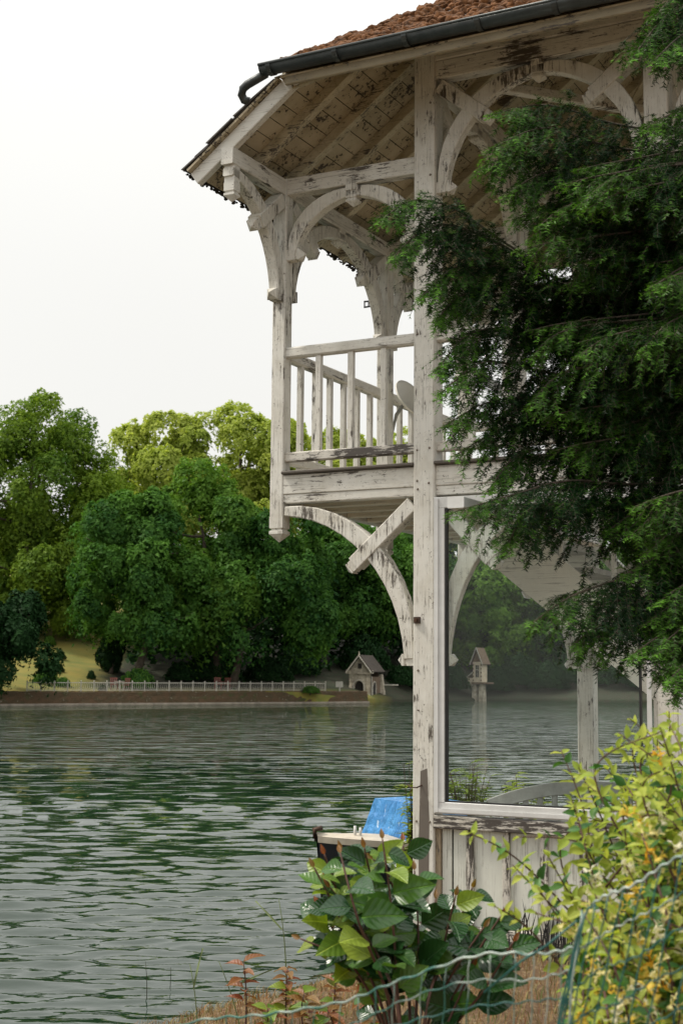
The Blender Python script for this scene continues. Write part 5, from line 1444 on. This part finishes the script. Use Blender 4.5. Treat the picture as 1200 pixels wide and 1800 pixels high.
for bi, (path, Y) in enumerate(B):
    k = len(path); named = bi < 26
    pts = spline([at(x, y, Y + (k - 1 - i) * .12 * (1 if named else .3)) - yb for i, (x, y) in enumerate(path)], 60)
    MB().tube(pts, np.linspace(.008, .0018, 60), 5).build('bough', M_BARK, yew, True)
    seg = np.concatenate([[0], np.linalg.norm(np.diff(pts, axis=0), axis=1).cumsum()]); tot = seg[-1]
    s_ = tot
    while s_ > max(0, tot - 1.6):
        i = min(int(np.searchsorted(seg, s_)), 59); p = pts[i]; tan = unit(pts[min(i + 1, 59)] - pts[max(i - 1, 0)]); fr = (tot - s_)
        sd_ = unit(np.cross(tan, (0, 0, 1)))
        wp = p + yb
        if wp[0] / wp[1] > .262 and rng.uniform() < .8: s_ -= .022; continue      # thin out beyond the frame
        for sg in (1, -1):
            if rng.uniform() < .12: continue
            L = (.05 + min(fr, .5) * .42) * rng.uniform(.6, 1.25)
            d = unit(tan * rng.uniform(.4, .9) + sd_ * sg * rng.uniform(.3, .9) + np.array([0, 0, rng.uniform(-1.3, .25)]))
            sh_p.append(p); sh_d.append(d); sh_L.append(L); sh_y.append(max(0, 1 - fr / .4) * rng.uniform(.4, 1) + (rng.uniform() < .16) * .5)
            if L > .09:
                for _ in range(int(L / .045)):
                    t = rng.uniform(.25, .95); q_ = p + d * L * t + np.array([0, 0, -.9]) * (L * t) ** 2 * 1.2
                    d2 = unit(d * .55 + np.cross(d, (0, 0, 1)) * rng.choice([-1, 1]) * rng.uniform(.3, .8) + np.array([0, 0, rng.uniform(-.9, -.1)]))
                    sh_p.append(q_); sh_d.append(d2); sh_L.append(rng.uniform(.04, .09)); sh_y.append(max(0, 1 - fr / .45) * rng.uniform(.1, .9) + (rng.uniform() < .14) * .45)
        s_ -= rng.uniform(.013, .023) * (1 if named else 1.25)
    sh_p.append(pts[-2]); sh_d.append(unit(pts[-1] - pts[-3])); sh_L.append(.06); sh_y.append(.9)
sh_p = np.array(sh_p); sh_d = np.array(sh_d); sh_L = np.array(sh_L); sh_y = np.clip(np.array(sh_y), 0, 1)
NPM = 230.0                                  # needles per metre
cnt = np.maximum(8, (sh_L * NPM)).astype(int); idx = np.repeat(np.arange(len(cnt)), cnt); n = len(idx)
s = rng.uniform(0, 1, n); Ls = sh_L[idx] * s
P = sh_p[idx] + sh_d[idx] * Ls[:, None]; P[:, 2] -= 1.1 * Ls ** 2
tan = sh_d[idx].copy(); tan[:, 2] -= 2.2 * Ls; tan = unit(tan)
side = unit(np.cross(tan, np.array([0, 0, 1.]) + rng.normal(size=(n, 3)) * .15)); upv = np.cross(side, tan)
sg = rng.choice([-1, 1], n)[:, None]
nd_ = unit(side * sg * 1.0 + tan * rng.uniform(.35, .8, (n, 1)) + upv * rng.uniform(-.25, .5, (n, 1)))
nl_ = (rng.uniform(.019, .029, n) * np.clip(1.25 - s * .45, .6, 1.1))[:, None]
w_ = unit(np.cross(nd_, upv)) * .0026
mid = P + nd_ * nl_ * .5
V = np.stack([P + w_, P + nd_ * nl_ - upv * .002, P - w_ + nd_ * nl_ * .1], 1).reshape(-1, 3)
T = np.clip(sh_y[idx] * (.35 + .65 * s) + rng.normal(size=n) * .06, 0, 1)
print('yew needles', n, 'shoots', len(cnt))
me = fast_mesh('yew_needles', V, np.arange(3 * n).reshape(n, 3), T)
yew['needles'] = n
M_YEW = leaf_mat('yew needles', (.005, .024, .006), (.15, .36, .04), .22, .03, .4)
put('crown', me, M_YEW, yew)
tw = []; k3 = 3
t3 = np.array([0, .5, 1.0]); A = sh_p[:, None] + sh_d[:, None] * (sh_L[:, None] * t3)[..., None]; A[..., 2] -= 1.1 * (sh_L[:, None] * t3) ** 2
r3 = np.array([.0014, .0011, .0006]); ux = np.array([1., 0, 0]); uz = unit(np.array([0, .6, .8])); uy = unit(np.array([0, .8, -.6]))
ring = np.stack([A + u * r3[None, :, None] for u in (ux, unit(-ux + uz), unit(-ux + uy - uz * .5))], 2)
V = ring.reshape(-1, 3); m_ = len(sh_p); b0 = np.arange(m_)[:, None] * 9
Fq = np.concatenate([b0 + np.array([a * 3 + j, a * 3 + (j + 1) % 3, a * 3 + 3 + (j + 1) % 3, a * 3 + 3 + j]) for a in range(2) for j in range(3)])
put('twigs', fast_mesh('twigs', V, Fq), M_BARK, yew)
